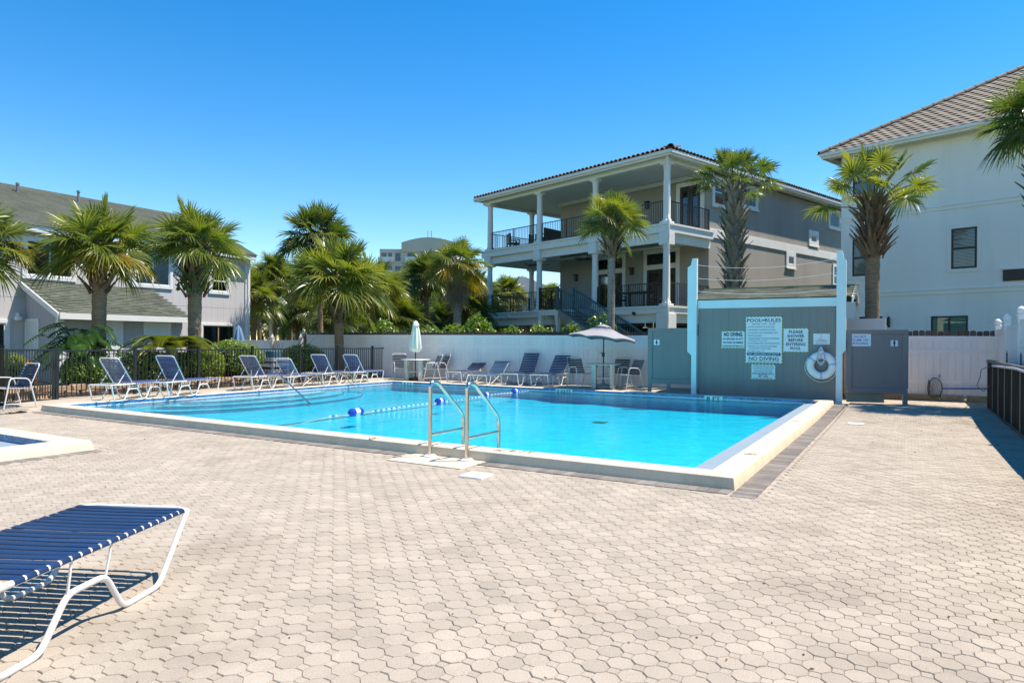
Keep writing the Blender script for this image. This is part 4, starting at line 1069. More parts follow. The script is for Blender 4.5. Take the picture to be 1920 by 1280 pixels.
# windows of the sunlit side wall: (x0, x1, z0, z1)
for (x0, x1, z0, z1, tr, sp) in ((3.35, 4.5, 7.60, 8.98, .14, 'h'), (5.55, 7.2, 7.85, 9.02, .16, 'n'), (14.75, 16.2, 7.92, 9.06, .15, 'n'), (12.45, 13.55, 6.72, 7.58, .26, 'n'), (10.0, 11.0, 5.34, 6.21, .24, 'n'), (15.3, 16.6, 4.7, 6.0, .15, 'h')):
    window(hb, wallM((x0 + x1) / 2, (z0 + z1) / 2, .02), x1 - x0, z1 - z0, trim=tr, frame='houset', split=sp, back='dark' if x0 != 14.75 else 'blind', trim_proud=.06, sill=True)
# roof: low hip with barrel tiles showing at the eaves
EZ, OV, PIT = 9.33, .5, .27
def hip_roof(x0, x1, y0, y1, z, pit):
    hw = (y1 - y0) / 2; zr = z + hw * pit; ym = (y0 + y1) / 2
    vs = [(x0, y0, z), (x1, y0, z), (x1, y1, z), (x0, y1, z), (x0 + hw, ym, zr), (x1 - hw, ym, zr)]
    return MB().add(vs, [(0, 1, 5, 4), (1, 2, 5), (2, 3, 4, 5), (3, 0, 4), (3, 2, 1, 0)])
rf_ = hip_roof(-OV, HD + .5, -OV, HW + OV, EZ, PIT).build('roof', MT['terra'], hb)
fa = MB(); fa.box(-OV + .0, -OV, EZ - .22, -OV + .03, HW + OV, EZ - .005).box(-OV + .03, -OV, EZ - .22, HD + .5, -OV + .03, EZ - .005)
fa.box(-OV - .09, -OV - .09, EZ - .14, -OV, HW + OV, EZ - .01, bev=.02).box(-OV, -OV - .09, EZ - .14, HD + .5, -OV, EZ - .01, bev=.02); fa.build('gutter', MT['houset'], hb)
MB().box(-OV + .03, -OV + .03, EZ - .16, HD, .1, EZ - .13).box(-OV + .03, .1, EZ - .16, .12, HW + OV, EZ - .13).build('soffit', MT['soffit'], hb)
def barrel(n=7, r=.105, l=.46):
    mb = MB()
    for (rr, x) in ((r, 0), (r * .9, l), (r - .016, 0), (r * .9 - .016, l)):
        for k in range(n + 1): a = PI * k / n; mb.v.append((x, math.cos(a) * rr, math.sin(a) * rr))
    m_ = n + 1
    for k in range(n):
        mb.f += [(k, k + 1, m_ + k + 1, m_ + k), (2 * m_ + k, 3 * m_ + k, 3 * m_ + k + 1, 2 * m_ + k + 1), (k, 2 * m_ + k, 2 * m_ + k + 1, k + 1)]
    mb.m = [0] * len(mb.f); mb.sm = [True] * len(mb.f)
    return mb.mesh('roof_tile', MT['terra'], angle=50)
btm = barrel(); pa = math.atan(PIT)
y = -OV + .06
while y < HW + OV: 
    for k in range(2): obj('roof_tile', btm, rf_, (-OV - .11 + k * .40, y + RND.uniform(-.01, .01), EZ + .0 + k * .108), (0, -pa, 0))
    y += .245
x = -OV + .06
while x < HD + .4:
    obj('roof_tile', btm, rf_, (x + RND.uniform(-.01, .01), -OV - .11, EZ + .0), (0, -pa, PI / 2)); x += .245
for k in range(8): obj('roof_tile', btm, rf_, (-OV - .14 + k * .33, -OV - .14 + k * .33, EZ + .03 + k * .33 * PIT), (0, -math.atan(PIT / 1.414), PI / 4), (1.05, 1.35, 1.35))
MB().lathe([(.05, 10.2), (.05, 10.75)], 8, (9.0, 1.2, 0)).build('vent_pipe', MT['darkfr'], rf_)
# outside stairs with teal rails
sx0, sx1 = -1.35, -.32
st = MB()
for x in (sx0, sx1): st.bar((x, 5.0, 2.82), (x, .2, .40), .06, .30)
st.build('stair_stringer', M('stair_paint', (.26, .24, .23), rough=.8), hb)
for k in range(15): MB().box(sx0, 5.0 - k * .32 - .3, 2.86 - k * .162, sx1, 5.0 - k * .32, 2.90 - k * .162, bev=.004).build('stair_tread', MT['binw'], hb)
MB().box(sx0 - .05, 5.0, 2.72, -.28, 6.3, 2.98, bev=.01).box(sx0 - .05, 6.1, 0, sx0 + .15, 6.3, 2.72).box(sx0 - .05, 5.0, 0, sx0 + .15, 5.2, 2.72).build('stair_landing', MT['houset'], hb)
tb = MB().box(-.012, -.012, 0, .012, .012, .85).mesh('baluster', MT['rail_teal'])
for x in (sx0 - .02, sx1 + .02):
    r = MB().bar((x, 5.0, 3.95), (x, .2, 1.52), .05, .08).bar((x, 5.0, 3.05), (x, .2, .62), .04, .08).box(x - .05, 5.0, 2.95, x + .05, 5.1, 4.05).box(x - .05, .15, .3, x + .05, .25, 1.6).box(x - .05, 2.5, 1.7, x + .05, 2.6, 2.75).build('stair_rail', MT['rail_teal'], hb)
    for k in range(1, 36): f = k / 36; obj('baluster', tb, r, (x, 5.0 - 4.8 * f, 3.08 - 2.43 * f))
r = MB().bar((sx0, 5.1, 3.98), (sx0, 6.25, 3.98), .05, .06).bar((sx0, 5.1, 3.1), (sx0, 6.25, 3.1), .04, .05).box(sx0 - .04, 6.2, 2.98, sx0 + .04, 6.28, 4.05).build('stair_rail', MT['rail_br'], hb)
for k in range(1, 9): obj('baluster', bal, r, (sx0, 5.1 + 1.15 * k / 9, 3.1))
# dark porch furniture
M_hb = hb.matrix_basis
def on_house(x, y, z): return (M_hb @ Vector((x, y, z, 1)).to_4d()).to_3d() if False else Vector((6.39 + dsx * x - dsy * y, 28.0 + dsy * x + dsx * y, z))
def dark_chair(label, x, y, z, rz, wide=.55):
    t = thing('porch_chair', label, 'chair', on_house(x, y, z), math.atan2(dsy, dsx) + rz, 'dark porch chairs'); m = MT['darkfr']; w = wide / 2
    MB().box(-.25, -w, .38, .28, w, .46, bev=.03).build('seat', m, t)
    MB().box(-.33, -w, .40, -.25, w, .95, bev=.03).build('backrest', m, t)
    for sx in (-.28, .24):
        for sy in (-w + .03, w - .03): MB().box(sx - .025, sy - .025, 0, sx + .025, sy + .025, .40 if sx < 0 else .62).build('leg', m, t)
    for sy in (-w, w): MB().box(-.28, sy - .03, .60, .28, sy + .03, .64, bev=.01).build('armrest', m, t)
dark_chair('dark chair near the left end of the upper porch', 1.0, 10.9, 6.42, -.4)
dark_chair('dark chair on the upper porch beside the leftmost armchair', 2.0, 10.2, 6.42, -1.2)
dark_chair('wide dark seat behind the second upper porch column', 1.4, 8.6, 6.42, PI * .55, 1.5)
dark_chair('dark chair on the lower porch left of the glass doors', 1.2, 3.6, 3.02, -PI / 2)
dark_chair('dark chair on the lower porch in front of the glass doors', 1.2, 1.4, 3.02, PI / 2)
t = thing('porch_table', 'dark dining table on the lower porch in front of the glass doors', 'table', on_house(1.2, 2.5, 3.02), math.atan2(dsy, dsx))
MB().box(-.45, -.8, .70, .45, .8, .75, bev=.01).build('tabletop', MT['darkfr'], t)
for sx in (-.38, .38):
    for sy in (-.7, .7): MB().box(sx - .03, sy - .03, 0, sx + .03, sy + .03, .70).build('leg', MT['darkfr'], t)
# outdoor shower head near the partition
sp = at(1218, 640, 22.4)
t = thing('outdoor_shower', 'outdoor shower head on a bent pipe beside the grey partition', 'shower', (sp.x, sp.y, 0))
zz = at(1218, 602, 22.4).z
MB().tube(fillet([(.12, 0, 0), (.12, 0, zz), (-.14, 0, zz - .03), (-.16, 0, zz - .16)], .05, 4), .013, 8).build('pipe', MT['steel'], t)
MB().lathe([(.02, zz - .15), (.03, zz - .17), (.10, zz - .20), (.10, zz - .215)], 14, (-.16, 0, 0)).build('shower_head', MT['steel'], t)

# --- white house on the right
w0 = (ray(1577, 450)[0] * 27.5, 27.5)
hw = thing('white_house', 'tall white stucco house with a tan tiled hip roof at the right', 'house', (w0[0], w0[1], 0), math.atan2(-.759, .651))
MB().box(0, 0, 0, 14, 12, 9.1).build('wall', MT['stuccow'], hw)
for z0, z1 in ((6.41, 6.59), (3.35, 3.54)):
    MB().box(-.03, -.02, z0, 14, .0, z1, bev=.004).box(-.05, -.05, z1 - .045, 14, -.02, z1, bev=.008).box(-.04, -.035, z0, 14, -.021, z0 + .03).build('wall_band', MT['stuccow'], hw)
for (x0, x1, z0, z1, sp, bl, bk_) in ((3.91, 4.75, 4.21, 5.71, 'h', True, 'dark'), (.44, 1.34, 4.18, 5.68, 'h', True, 'dark'), (.44, 1.34, 7.18, 8.68, 'h', True, 'dark')):
    window(hw, wallM((x0 + x1) / 2, (z0 + z1) / 2), x1 - x0 + .22, z1 - z0 + .22, trim=.13, split=sp, blinds=bl, fw=.07, trimmat='stuccow', back=bk_, trim_proud=.03)
window(hw, wallM(3.88, 1.95), 1.42, 1.42, trim=.12, split='v', fw=.06, trimmat='stuccow', back='tealcl', trim_proud=.03)
window(hw, wallM(1.15, 1.95), 1.16, 1.5, trim=.12, split='v', trimmat='stuccow', trim_proud=.03)
l = MB().box(1.79, -.14, 2.22, 1.89, -.04, 2.46, bev=.02).box(1.80, -.06, 2.15, 1.88, 0, 2.55, bev=.02).lathe([(.065, 2.46), (.02, 2.54), (.005, 2.6)], 8, (1.84, -.09, 0)).build('wall_lantern', MT['darkfr'], hw)
MB().box(5.5, -.05, 3.70, 7.2, .01, 4.10).build('wall_vent', MT['darkfr'], hw); MB().box(5.45, -.09, 4.09, 7.2, .01, 4.14).build('vent_hood', MT['stuccow'], hw)
REZ, RP = 9.22, .60
hr_ = hip_roof(-.55, 14.5, -.55, 12.5, REZ, RP)
hr_.v = [(x, y, z) for x, y, z in hr_.v]
rr_ = hr_.build('roof', MT['ctile'], hw)
f = MB(); f.box(-.57, -.57, REZ - .20, 14, -.54, REZ).box(-.57, -.54, REZ - .20, -.54, 12, REZ); f.box(-.62, -.66, REZ - .12, 14, -.57, REZ - .005, bev=.02); f.build('fascia', MT['stuccow'], hw)
so = MB()
for k in range(72): so.box(-.5 + k * .2, -.53, REZ - .14, -.5 + k * .2 + .185, 0, REZ - .12)
so.build('soffit', MT['trim'], hw)
def ctile(w=.335, l=.40):
    mb = MB(); n = 8; prof = [(-w / 2 + w * k / n, .035 * abs(math.sin(PI * 2 * k / n * .5)) + (.012 if k in (0, n) else 0)) for k in range(n + 1)]
    for x in (0, l):
        for (y, z) in prof: mb.v.append((y, x, z + .022 - (.028 if x else 0)))
    for (y, z) in prof: mb.v.append((y, 0, z - .012))
    m_ = n + 1
    for k in range(n): mb.f += [(k, k + 1, m_ + k + 1, m_ + k), (2 * m_ + k, 2 * m_ + k + 1, k + 1, k)]
    mb.m = [0] * len(mb.f); mb.sm = [True] * len(mb.f)
    return mb
ctm = ctile(); ctmesh = ctm.mesh('roof_tile', MT['ctile'], angle=40); rpa = math.atan(RP); step = .335 * math.cos(rpa)
pos = []
k = 0
while k * step < 6.4:
    y = -.62 + k * step; j = 0; x = -.55 + max(0, k * step) + (.17 if k % 2 else 0)
    while x < 8.6: pos.append((x, y, REZ + .02 + (y + .55) * RP)); x += .335
    k += 1
pos.sort(key=lambda p: (p[0] > 7.2, p[1] * 1.0))
for p in pos[:300]: obj('roof_tile', ctmesh, rr_, p, (rpa, 0, RND.uniform(-.01, .01)))
mb = MB()
for p in pos[300:]:
    t_ = MB(); t_.v = list(ctm.v); t_.xf(Matrix.Translation(p) @ Matrix.Rotation(rpa, 4, 'X')); mb.add(t_.v, ctm.f, 0, True)
tf = mb.build('roof_tile_field', MT['ctile'], rr_, fix=False); tf['kind'] = 'stuff'
hcap = barrel(7, .13, .46); hcap.materials.clear(); hcap.materials.append(MT['ctile'])
for k in range(24): d = k * .285; obj('hip_tile', hcap, rr_, (-.62 + d, -.62 + d, REZ + .0 + d * RP), (0, -math.atan(RP / 1.414), PI / 4))

# --- grey shed wall with signs (changing rooms)
S0 = Vector((5.022, 18.448, 0)); sd_ = UX; sang = PTH
def sw(u, v): return hit(u, v, S0, sd_)
xR = sw(1573.4, 650)[0]
sh = thing('pool_building', 'grey siding pool building with pale blue trim behind the pool', 'building', S0, sang)
x = .10; sbm = None
n = round((xR - .12) / .205); wd = (xR - .16) / n
sbm = MB().box(-wd / 2 + .0006, -.012, 0, wd / 2 - .0006, .02, 2.46, bev=.0016).mesh('siding_board', MT['greypaint'])
for k in range(n): obj('siding_board', sbm, sh, (.08 + wd * (k + .5), 0, .0))
zb_ = sw(1440, 566)[1]
MB().box(.06, -.05, 2.43, xR - .02, .03, 2.65, bev=.008).build('fascia', MT['skyblue'], sh)
MB().box(.06, .04, 0, xR - .04, 2.4, 2.55).build('wall', MT['greypaint'], sh)
# posts with notched tops
ztL, ztR = sw(1299, 485)[1], sw(1577, 470)[1]
def post(x0, x1, zt_, notch_dir, zn):
    """wide upper part that steps in low down"""
    if notch_dir < 0: poly = [(x1 - .135, 0), (x1, 0), (x1, zt_), (x1 - .12, zt_), (x1 - .16, zt_ - .18), (x0, zt_ - .24), (x0, zn), (x1 - .135, zn - .10)]
    else: poly = [(x0, 0), (x0 + .135, 0), (x0 + .135, zn - .10), (x1, zn), (x1, zt_ - .24), (x0 + .16, zt_ - .18), (x0 + .12, zt_), (x0, zt_)]
    return MB().prism(poly, 'y', -.14, -.015).build('post', MT['skyblue'], sh)
xl = sw(1291.5, 600)[0]; xl1 = sw(1307, 600)[0]
post(xl, xl1 + .02, ztL, -1, sw(1296, 658)[1])
xr0, xr1 = sw(1569, 600)[0], sw(1587, 600)[0]
post(xr0, xr1, ztR, 1, sw(1580, 655)[1])
# shingled roof sloping back up to a ridge
rz0, rz1, ry = 2.66, 3.02, 1.15
roofb = MB().add([(-.05, -.06, rz0), (xr1 + .12, -.06, rz0), (xr1 + .12, ry, rz1), (-.05, ry, rz1), (xr1 + .12, ry * 2 + .06, rz0), (-.05, ry * 2 + .06, rz0)], [(0, 1, 2, 3), (3, 2, 4, 5), (0, 3, 5), (1, 4, 2)]).build('roof', MT['shingle'], sh)
shm = MB().prism([(0, 0), (.15, .0), (.15, .006), (0, .016)], 'x', -.145, .145).mesh('shingle', MT['shingle'])
rsl = math.atan2(rz1 - rz0, ry + .06); k = 0
while k * .125 < ry + .05:
    x = -.02 + (k % 2) * .15
    while x < xr1 + .12: obj('shingle', shm, roofb, (x + .1, -.075 + k * .125, rz0 + .004 + (k * .125) * math.tan(rsl)), (rsl, 0, 0)); x += .296
    k += 1
MB().box(-.05, ry - .08, rz1 - .01, xr1 + .13, ry + .08, rz1 + .03, bev=.01).build('ridge_cap', M('ridge_green', (.16, .24, .12), rough=.9), roofb)
MB().prism([(-.1, rz0 - .16), (ry, rz1 - .16), (ry, rz1 - .0), (-.1, rz0)], 'x', xr1 + .12, xr1 + .15).prism([(ry, rz1 - .16), (2.4, rz0 - .16), (2.4, rz0), (ry, rz1)], 'x', xr1 + .12, xr1 + .15).box(xr1 + .06, 2.30, rz0 - .5, xr1 + .15, 2.42, rz0 - .02).build('gable_trim', MT['trim'], roofb)
# screens in front of the doors on either side
def partition(name, label, pA, pB, z0, zt_, zp, legs, mt):
    d = pB - pA; d.z = 0; ln = d.length
    t = thing('partition_screen', label, 'partition', (pA.x, pA.y, z0), math.atan2(d.y, d.x), 'grey screens beside the pool building')
    MB().box(.06, -.012, zp + .10, ln - .06, .012, zt_ - .08).build('panel', MT[mt], t)
    n = max(2, round((ln - .2) / .205))
    MB().box(0, -.045, zt_ - .10, ln, .045, zt_, bev=.006).box(.05, -.04, zp, ln - .05, .04, zp + .13, bev=.006).box(.0, -.042, zp + .131, .12, .042, zt_ - .101, bev=.005).box(ln - .12, -.042, zp + .131, ln, .042, zt_ - .101, bev=.005).build('frame', MT[mt], t)
    for x in legs: MB().box(x - .05, -.044, 0, x + .05, .044, zp + .12, bev=.006).build('leg', MT[mt], t)
    return t
pa_, pb_ = gnd(1214.5, 733, ZT), S0 + sd_ * (.0) + VX * (-.04)
ptl = partition('p', 'grey screen with a small restroom sign left of the pool building', pa_, Vector((pb_.x, pb_.y, 0)), ZT, 1.77, .23, (.05, gnd(1247, 734, ZT).x - pa_.x + .12), 'greypaint2')
ra_ = S0 + sd_ * (xr1 + .0) + VX * -.03; rb_ = gnd(1702, 759.5, .03)
ptr = partition('p', 'grey screen with the climbing warning sign right of the pool building', Vector((ra_.x, ra_.y, 0)), rb_, .02, at(1702, 617, rb_.y).z - .02, .28, ((rb_ - ra_).length - .06,), 'greypaint2')
MB().box(.02, .03, .06, .85, .06, .30).build('kick_board', M('tan_board', (.30, .27, .21), rough=.8), ptr)
# white panel showing above the right screen
a, b = at(1587, 597, 18.2), at(1659, 612, 17.6)
pp = thing('privacy_panel', 'plain white panel standing above the right grey screen', 'panel', (a.x, a.y, 0), math.atan2(b.y - a.y, b.x - a.x))
MB().box(0, -.02, .4, (b - a).length, .02, a.z, bev=.006).build('panel', MT['trim'], pp); MB().box(.05, .03, 0, .12, .09, a.z - .1).build('post', MT['trim'], pp)
# wires between the tall posts
pL, pR = S0 + sd_ * (xl1 - .02) + VX * -.08, S0 + sd_ * (xr0 + .02) + VX * -.08
for i, (vL, vR, s) in enumerate(((496, 484, .15), (521, 510, .12), (545, 541, .10))):
    zl, zr = at(1306, vL, pL.y).z, at(1570, vR, pR.y).z
    a, b = Vector((pL.x, pL.y, zl)), Vector((pR.x, pR.y, zr))
    o = MB().tube([a.lerp(b, f) - a + Vector((0, 0, -4 * s * f * (1 - f))) for f in np.linspace(0, 1, 14)], .0055, 5).build('wire', MT['ropew'], None, a)
    tag(o, ['topmost of the white wires strung between the pale blue posts', 'middle white wire strung between the pale blue posts', 'lowest white wire, sagging in front of the shingled roof'][i], 'wire', 'wires between the pale blue posts')
# lamp on the right post's far side
# --- signs
def sign(label, u0, v0, u1, v1, lines, border=None, plane=None, dpt=.02, group='signs on the pool building', ink='ink', face='signface', emblem=None):
    p0, dd = plane or (S0 + VX * -.016, sd_)
    t0, z0 = hit(u0, (v0 + v1) / 2, p0, dd)[0], None; t1 = hit(u1, (v0 + v1) / 2, p0, dd)[0]
    um = (u0 + u1) / 2; zt_, zb_ = hit(um, v0, p0, dd)[1], hit(um, v1, p0, dd)[1]
    w, h = t1 - t0, zt_ - zb_; c = p0 + dd * ((t0 + t1) / 2); dn = Vector((dd.y, -dd.x, 0)); c = c + dn * .004
    t = thing('sign', label, 'sign', (c.x, c.y, (zt_ + zb_) / 2), math.atan2(dd.y, dd.x), group)
    MB().box(-w / 2, -.004, -h / 2, w / 2, .004, h / 2, bev=.0015).build('sign_plate', MT[face], t)
    if border:
        b1, b2 = MB(), MB(); bw = .018; n1 = max(3, round(w / .085)); n2 = max(3, round(h / .085))
        for k in range(n1):
            x0, x1 = -w / 2 + w * k / n1, -w / 2 + w * (k + 1) / n1; xm = (x0 + x1) / 2
            for z in (-h / 2, h / 2 - bw): b1.box(x0, -.0052, z, xm, -.0042, z + bw); b2.box(xm, -.0052, z, x1, -.0042, z + bw)
        for k in range(n2):
            z0, z1 = -h / 2 + bw + (h - 2 * bw) * k / n2, -h / 2 + bw + (h - 2 * bw) * (k + 1) / n2; zm = (z0 + z1) / 2
            for x in (-w / 2, w / 2 - bw): b1.box(x, -.0052, z0, x + bw, -.0042, zm); b2.box(x, -.0052, zm, x + bw, -.0042, z1)
        b1.build('border_dashes', MT['inkyel'], t); b2.build('border_dashes', MT[border], t)
    for ln in lines:
        s, fz, fh, fx, fw = ln[:5]; mat = MT[ln[5]] if len(ln) > 5 else MT[ink]; al = ln[6] if len(ln) > 6 else 'CENTER'; bo = ln[7] if len(ln) > 7 else .0
        if s is None:      # a printed bar
            MB().box(fx * w - fw * w / 2, -.0052, (fz - fh / 2) * h, fx * w + fw * w / 2, -.0042, (fz + fh / 2) * h).build('printed_bar', mat, t); continue
        text(s, mat, t, (fx * w, -.0056, fz * h), w=fw * w, h=fh * h, align=al, bold=bo, ext=.0006)
    if emblem:
        ex, ez, ew, eh = emblem; MB().prism([(ex * w - ew * w / 2, ez * h), (ex * w, ez * h - eh * h / 2), (ex * w + ew * w / 2, ez * h), (ex * w, ez * h + eh * h / 2)], 'y', -.0056, -.0044).build('emblem', MT['inkgrn'], t)
    return t
L_A = 'LEFT'
sign('large pool rules sign at the centre of the grey wall', 1397.5, 592, 1467.5, 680.5, [
 ('POOL', .415, .075, -.255, .40, 'ink', 'CENTER', .004), ('RULES', .415, .075, .24, .42, 'ink', 'CENTER', .004), ('HOURS: 10AM - DUSK', .335, .035, 0, .62),
 ('• NO FOOD OR DRINK ON POOL DECK', .275, .032, -.45, .74, 'ink', L_A), ('• NO RUNNING OR PUSHING ALLOWED', .212, .032, -.45, .76, 'ink', L_A), ('• NO GLASS BOTTLES OR BREAKABLE ITEMS', .15, .032, -.45, .82, 'ink', L_A),
 ('• NO PETS ALLOWED', .088, .032, -.45, .39, 'ink', L_A), ('• CHILDREN UNDER 12 MUST BE ACCOMPANIED', .03, .030, -.45, .86, 'ink', L_A), ('BY AN ADULT AT ALL TIMES', -.018, .030, -.40, .48, 'ink', L_A),
 ('• DO NOT REMOVE POOL FURNITURE FROM POOL', -.074, .030, -.45, .88, 'ink', L_A), ('• PLEASE PUT ALL TRASH IN CONTAINERS', -.135, .030, -.45, .80, 'ink', L_A), ('LOCATED NEXT TO POOL AREA', -.183, .030, -.40, .60, 'ink', L_A), ('• BATHING LOAD - 29', -.24, .032, -.45, .46, 'ink', L_A),
 (None, -.302, .062, 0, .90, 'ink'), ('NO LIFEGUARD ON DUTY', -.302, .042, 0, .84, 'signface', 'CENTER', .003), ('NO DIVING', -.398, .082, 0, .80, 'ink', 'CENTER', .004), ('RESIDENTS ARE RESPONSIBLE FOR THEIR GUESTS', -.462, .022, 0, .84)], 'ink', emblem=(-.02, .415, .11, .045))
sign('no diving sign, left of the large pool rules sign', 1352.5, 619.5, 1397, 652, [('NO DIVING', .30, .24, 0, .78, 'ink', 'CENTER', .012), ('NO LIFEGUARD ON DUTY', .04, .12, 0, .86, 'ink', 'CENTER', .008), ('NO FOOD OR DRINKS', -.17, .14, 0, .84, 'ink', 'CENTER', .008), ('SHOWER BEFORE ENTERING POOL', -.37, .10, 0, .88, 'ink', 'CENTER', .006)], 'inkgrn')
sign('please shower before entering sign, right of the large rules sign', 1468, 614, 1516.5, 659.5, [(s, .34 - k * .17, .125, 0, w_, 'ink', 'CENTER', .006) for k, (s, w_) in enumerate((('PLEASE', .54), ('SHOWER', .66), ('BEFORE', .56), ('ENTERING', .76), ('POOL', .40)))], 'inkgrn')
sign('small depth notice below the large pool rules sign', 1408, 681.5, 1454.5, 710.5, [('COMMERCIALLY BOTTLED WATER', .37, .08, 0, .82), ('IN PLASTIC BOTTLES IS ALLOWED', .25, .08, 0, .84), ('ON THE POOL WET DECK', .13, .08, 0, .76), ('FOR PATRON HYDRATION', .01, .08, 0, .72), ('POOL MAXIMUM DEPTH:', -.13, .12, 0, .86, 'ink', 'CENTER', .006), ('8FT 6IN', -.28, .12, 0, .38, 'ink', 'CENTER', .006), ('ADULT SUPERVISION REQUIRED', -.40, .07, 0, .78)], 'inkgrn')
es = sign('small white emergency notice above the lifebuoy', 1525, 624.5, 1556, 645, [('DIAL 911', -.02, .10, 0, .36, 'inkred'), ('IN CASE OF EMERGENCY', -.16, .10, 0, .74, 'inkred', 'CENTER', .004), ('FROM THE POOL PHONE', -.36, .07, 0, .70, 'ink')], None)
for (fx, fz) in ((-.03, .34), (.03, .34), (-.03, .20), (.03, .20)): MB().box(fx * .4 - .007, -.0055, fz * .28 - .007, fx * .4 + .007, -.0042, fz * .28 + .007).build('emblem_square', MT['inkred'], es)
prp = (Vector((ra_.x, ra_.y, 0)) + Vector(((rb_ - ra_).normalized().y, -(rb_ - ra_).normalized().x, 0)) * .012, Vector(((rb_ - ra_).normalized().x, (rb_ - ra_).normalized().y, 0)))
sign('do not climb on building sign on the right grey screen', 1593, 625, 1633, 648, [('DO NOT', .27, .20, 0, .58, 'inkblue', 'CENTER', .005), ('CLIMB ON', .0, .20, 0, .74, 'inkblue', 'CENTER', .005), ('BUILDING', -.27, .20, 0, .72, 'inkblue', 'CENTER', .005)], None, prp, group='signs on the grey screens')
def restroom_sign(label, u0, v0, u1, v1, plane, female):
    t = sign(label, u0, v0, u1, v1, [], None, plane, group='restroom signs'); m = MT['ink']; s = .085
    p = MB(); p.lathe([(.001, -.001), (.017, -.001), (.017, .001), (.001, .001)], 12).xf(Matrix.Translation((0, -.005, .058)) @ Matrix.Rotation(PI / 2, 4, 'X'))
    poly = [(-.012, .038), (.012, .038), (.034, -.028), (.012, -.028), (.012, -.07), (-.012, -.07), (-.012, -.028), (-.034, -.028)] if female else [(-.026, .038), (.026, .038), (.026, -.012), (.014, -.012), (.014, -.07), (-.014, -.07), (-.014, -.012), (-.026, -.012)]
    p.prism(poly, 'y', -.006, -.0042); p.build('pictogram', m, t)
d_ = Vector((pb_.x - pa_.x, pb_.y - pa_.y, 0)).normalized()
plp = (Vector((pa_.x, pa_.y, 0)) + Vector((d_.y, -d_.x, 0)) * .012, d_)
restroom_sign('small white women restroom sign on the left grey screen', 1226, 635.5, 1236.5, 646, plp, True)
restroom_sign('small white men restroom sign on the right grey screen', 1670, 637, 1683.5, 648.5, prp, False)
# lifebuoy
t_, z_ = sw(1541, 684); c = S0 + sd_ * t_ - VX * .11
lb = thing('lifebuoy', 'white lifebuoy with coiled rope hanging on the grey wall', 'lifebuoy', (c.x, c.y, z_), sang)
rb = MB(); n = 40
rb.tube([(math.cos(2 * PI * k / n) * .255, 0, math.sin(2 * PI * k / n) * .255) for k in range(n)], .095, 14, closed=True); rb.v = [(x, y * .75, z) for x, y, z in rb.v]; rb.build('ring', MT['buoy'], lb)
for a in (.15, PI * .80, PI * 1.5, PI * .5):
    MB().tube([(math.cos(a + q) * .255, 0, math.sin(a + q) * .255) for q in (-.10, 0, .10)], .098, 14).xf(Matrix.Diagonal((1, .77, 1, 1))).build('band', MT['band'], lb)
MB().tube([(math.cos(a) * (.355 + .035 * abs(math.sin(2 * a + .6))), -.02, math.sin(a) * (.36 + .05 * max(0, -math.sin(a)))) for a in np.linspace(PI * .82, PI * 2.2, 26)], .009, 6).build('grab_line', MT['ropew'], lb)
for k in range(7):
    rw = .075 + .008 * (k % 3); MB().tube([(math.sin(a) * rw * (1.1 if math.cos(a) < 0 else .8), -.09 - .006 * k, .23 + math.cos(a) * (.15 + .012 * k)) for a in np.linspace(0, 2 * PI, 18)[:-1]], .007, 5, closed=True).build('rope_coil', MT['band'] if k % 2 else MT['ropew'], lb)
hk = MB().box(-.02, -.02, .36, .02, .10, .46, bev=.006).lathe([(.05, .30), (.075, .33), (.06, .37), (.03, .385)], 14, (0, -.06, 0)); hk.build('hook', MT['trim'], lb)
# skimmer net hanging on the white fence and its blue pole, grey hose on the panel fence
a = fp0 + fd * hit(1752, 727, fp0 - fn * .12, fd)[0] - fn * .12
c = Vector((a.x, a.y, hit(1752, 727, fp0 - fn * .12, fd)[1]))
sn = thing('skimmer_net', 'leaf skimmer net on a long blue pole leaning at the white fence', 'skimmer net', c, fang)
hoop = [(.17 * math.cos(q) * (1.0 if math.cos(q) > 0 else .75), .0, .27 * math.sin(q)) for q in np.linspace(0, 2 * PI, 26)[:-1]]
MB().tube(hoop, .012, 6, closed=True).build('hoop', MT['blackm'], sn)
nb = MB(); lev = [[(x * f + dx_, dy + .002, z * f - .02 * (1 - f)) for x, y, z in hoop] for f, dx_, dy in ((1, 0, 0), (.88, -.04, -.05), (.75, -.07, -.08), (.55, -.09, -.105), (.35, -.10, -.12), (.15, -.11, -.127))]
for l_ in lev[1:]: nb.tube(l_, .0035, 4, closed=True)
for k in range(len(hoop)): nb.tube([l_[k] for l_ in lev], .0035, 4)
nb.tube([(-.125, -.005, z_) for z_ in np.linspace(-.22, .22, 9)], [.012, .022, .028, .030, .030, .030, .028, .022, .012], 6)
nb.build('net_bag', MT['net'], sn)
MB().tube([(.18, 0, 0), (1.0, -.02, .03), (2.3, -.04, .10)], .017, 8).build('pole', MT['polebl'], sn); MB().tube([(.10, -.01, .27), (.11, -.01, .36)], .016, 6).build('clip', MT['alu'], sn)
ho = thing('hose', 'grey hose looped over the top of the black panel fence', 'hose', W(ra - .05, 11.2, 0), PTH)
def hz(u, v): 
    t_, z_ = hit(u, v, W(ra - .06, 0), VX); return (-.02, t_ - 11.2, z_)
MB().tube(fillet([hz(1990, 716), hz(1935, 700), hz(1905, 690), hz(1862, 685)], .3, 4), .022, 8).build('tube', MT['hose'], ho)
lp = [hz(1862, 685), hz(1850, 692), hz(1842, 708), hz(1841, 722), hz(1846, 731), hz(1854, 733), hz(1861, 722), hz(1864, 700), hz(1865, 686)]
MB().tube([(-.06 - .05 * (k % 2), y, z) for k, (x, y, z) in enumerate(lp)], .008, 6).build('cord_loop', MT['blackm'], ho)
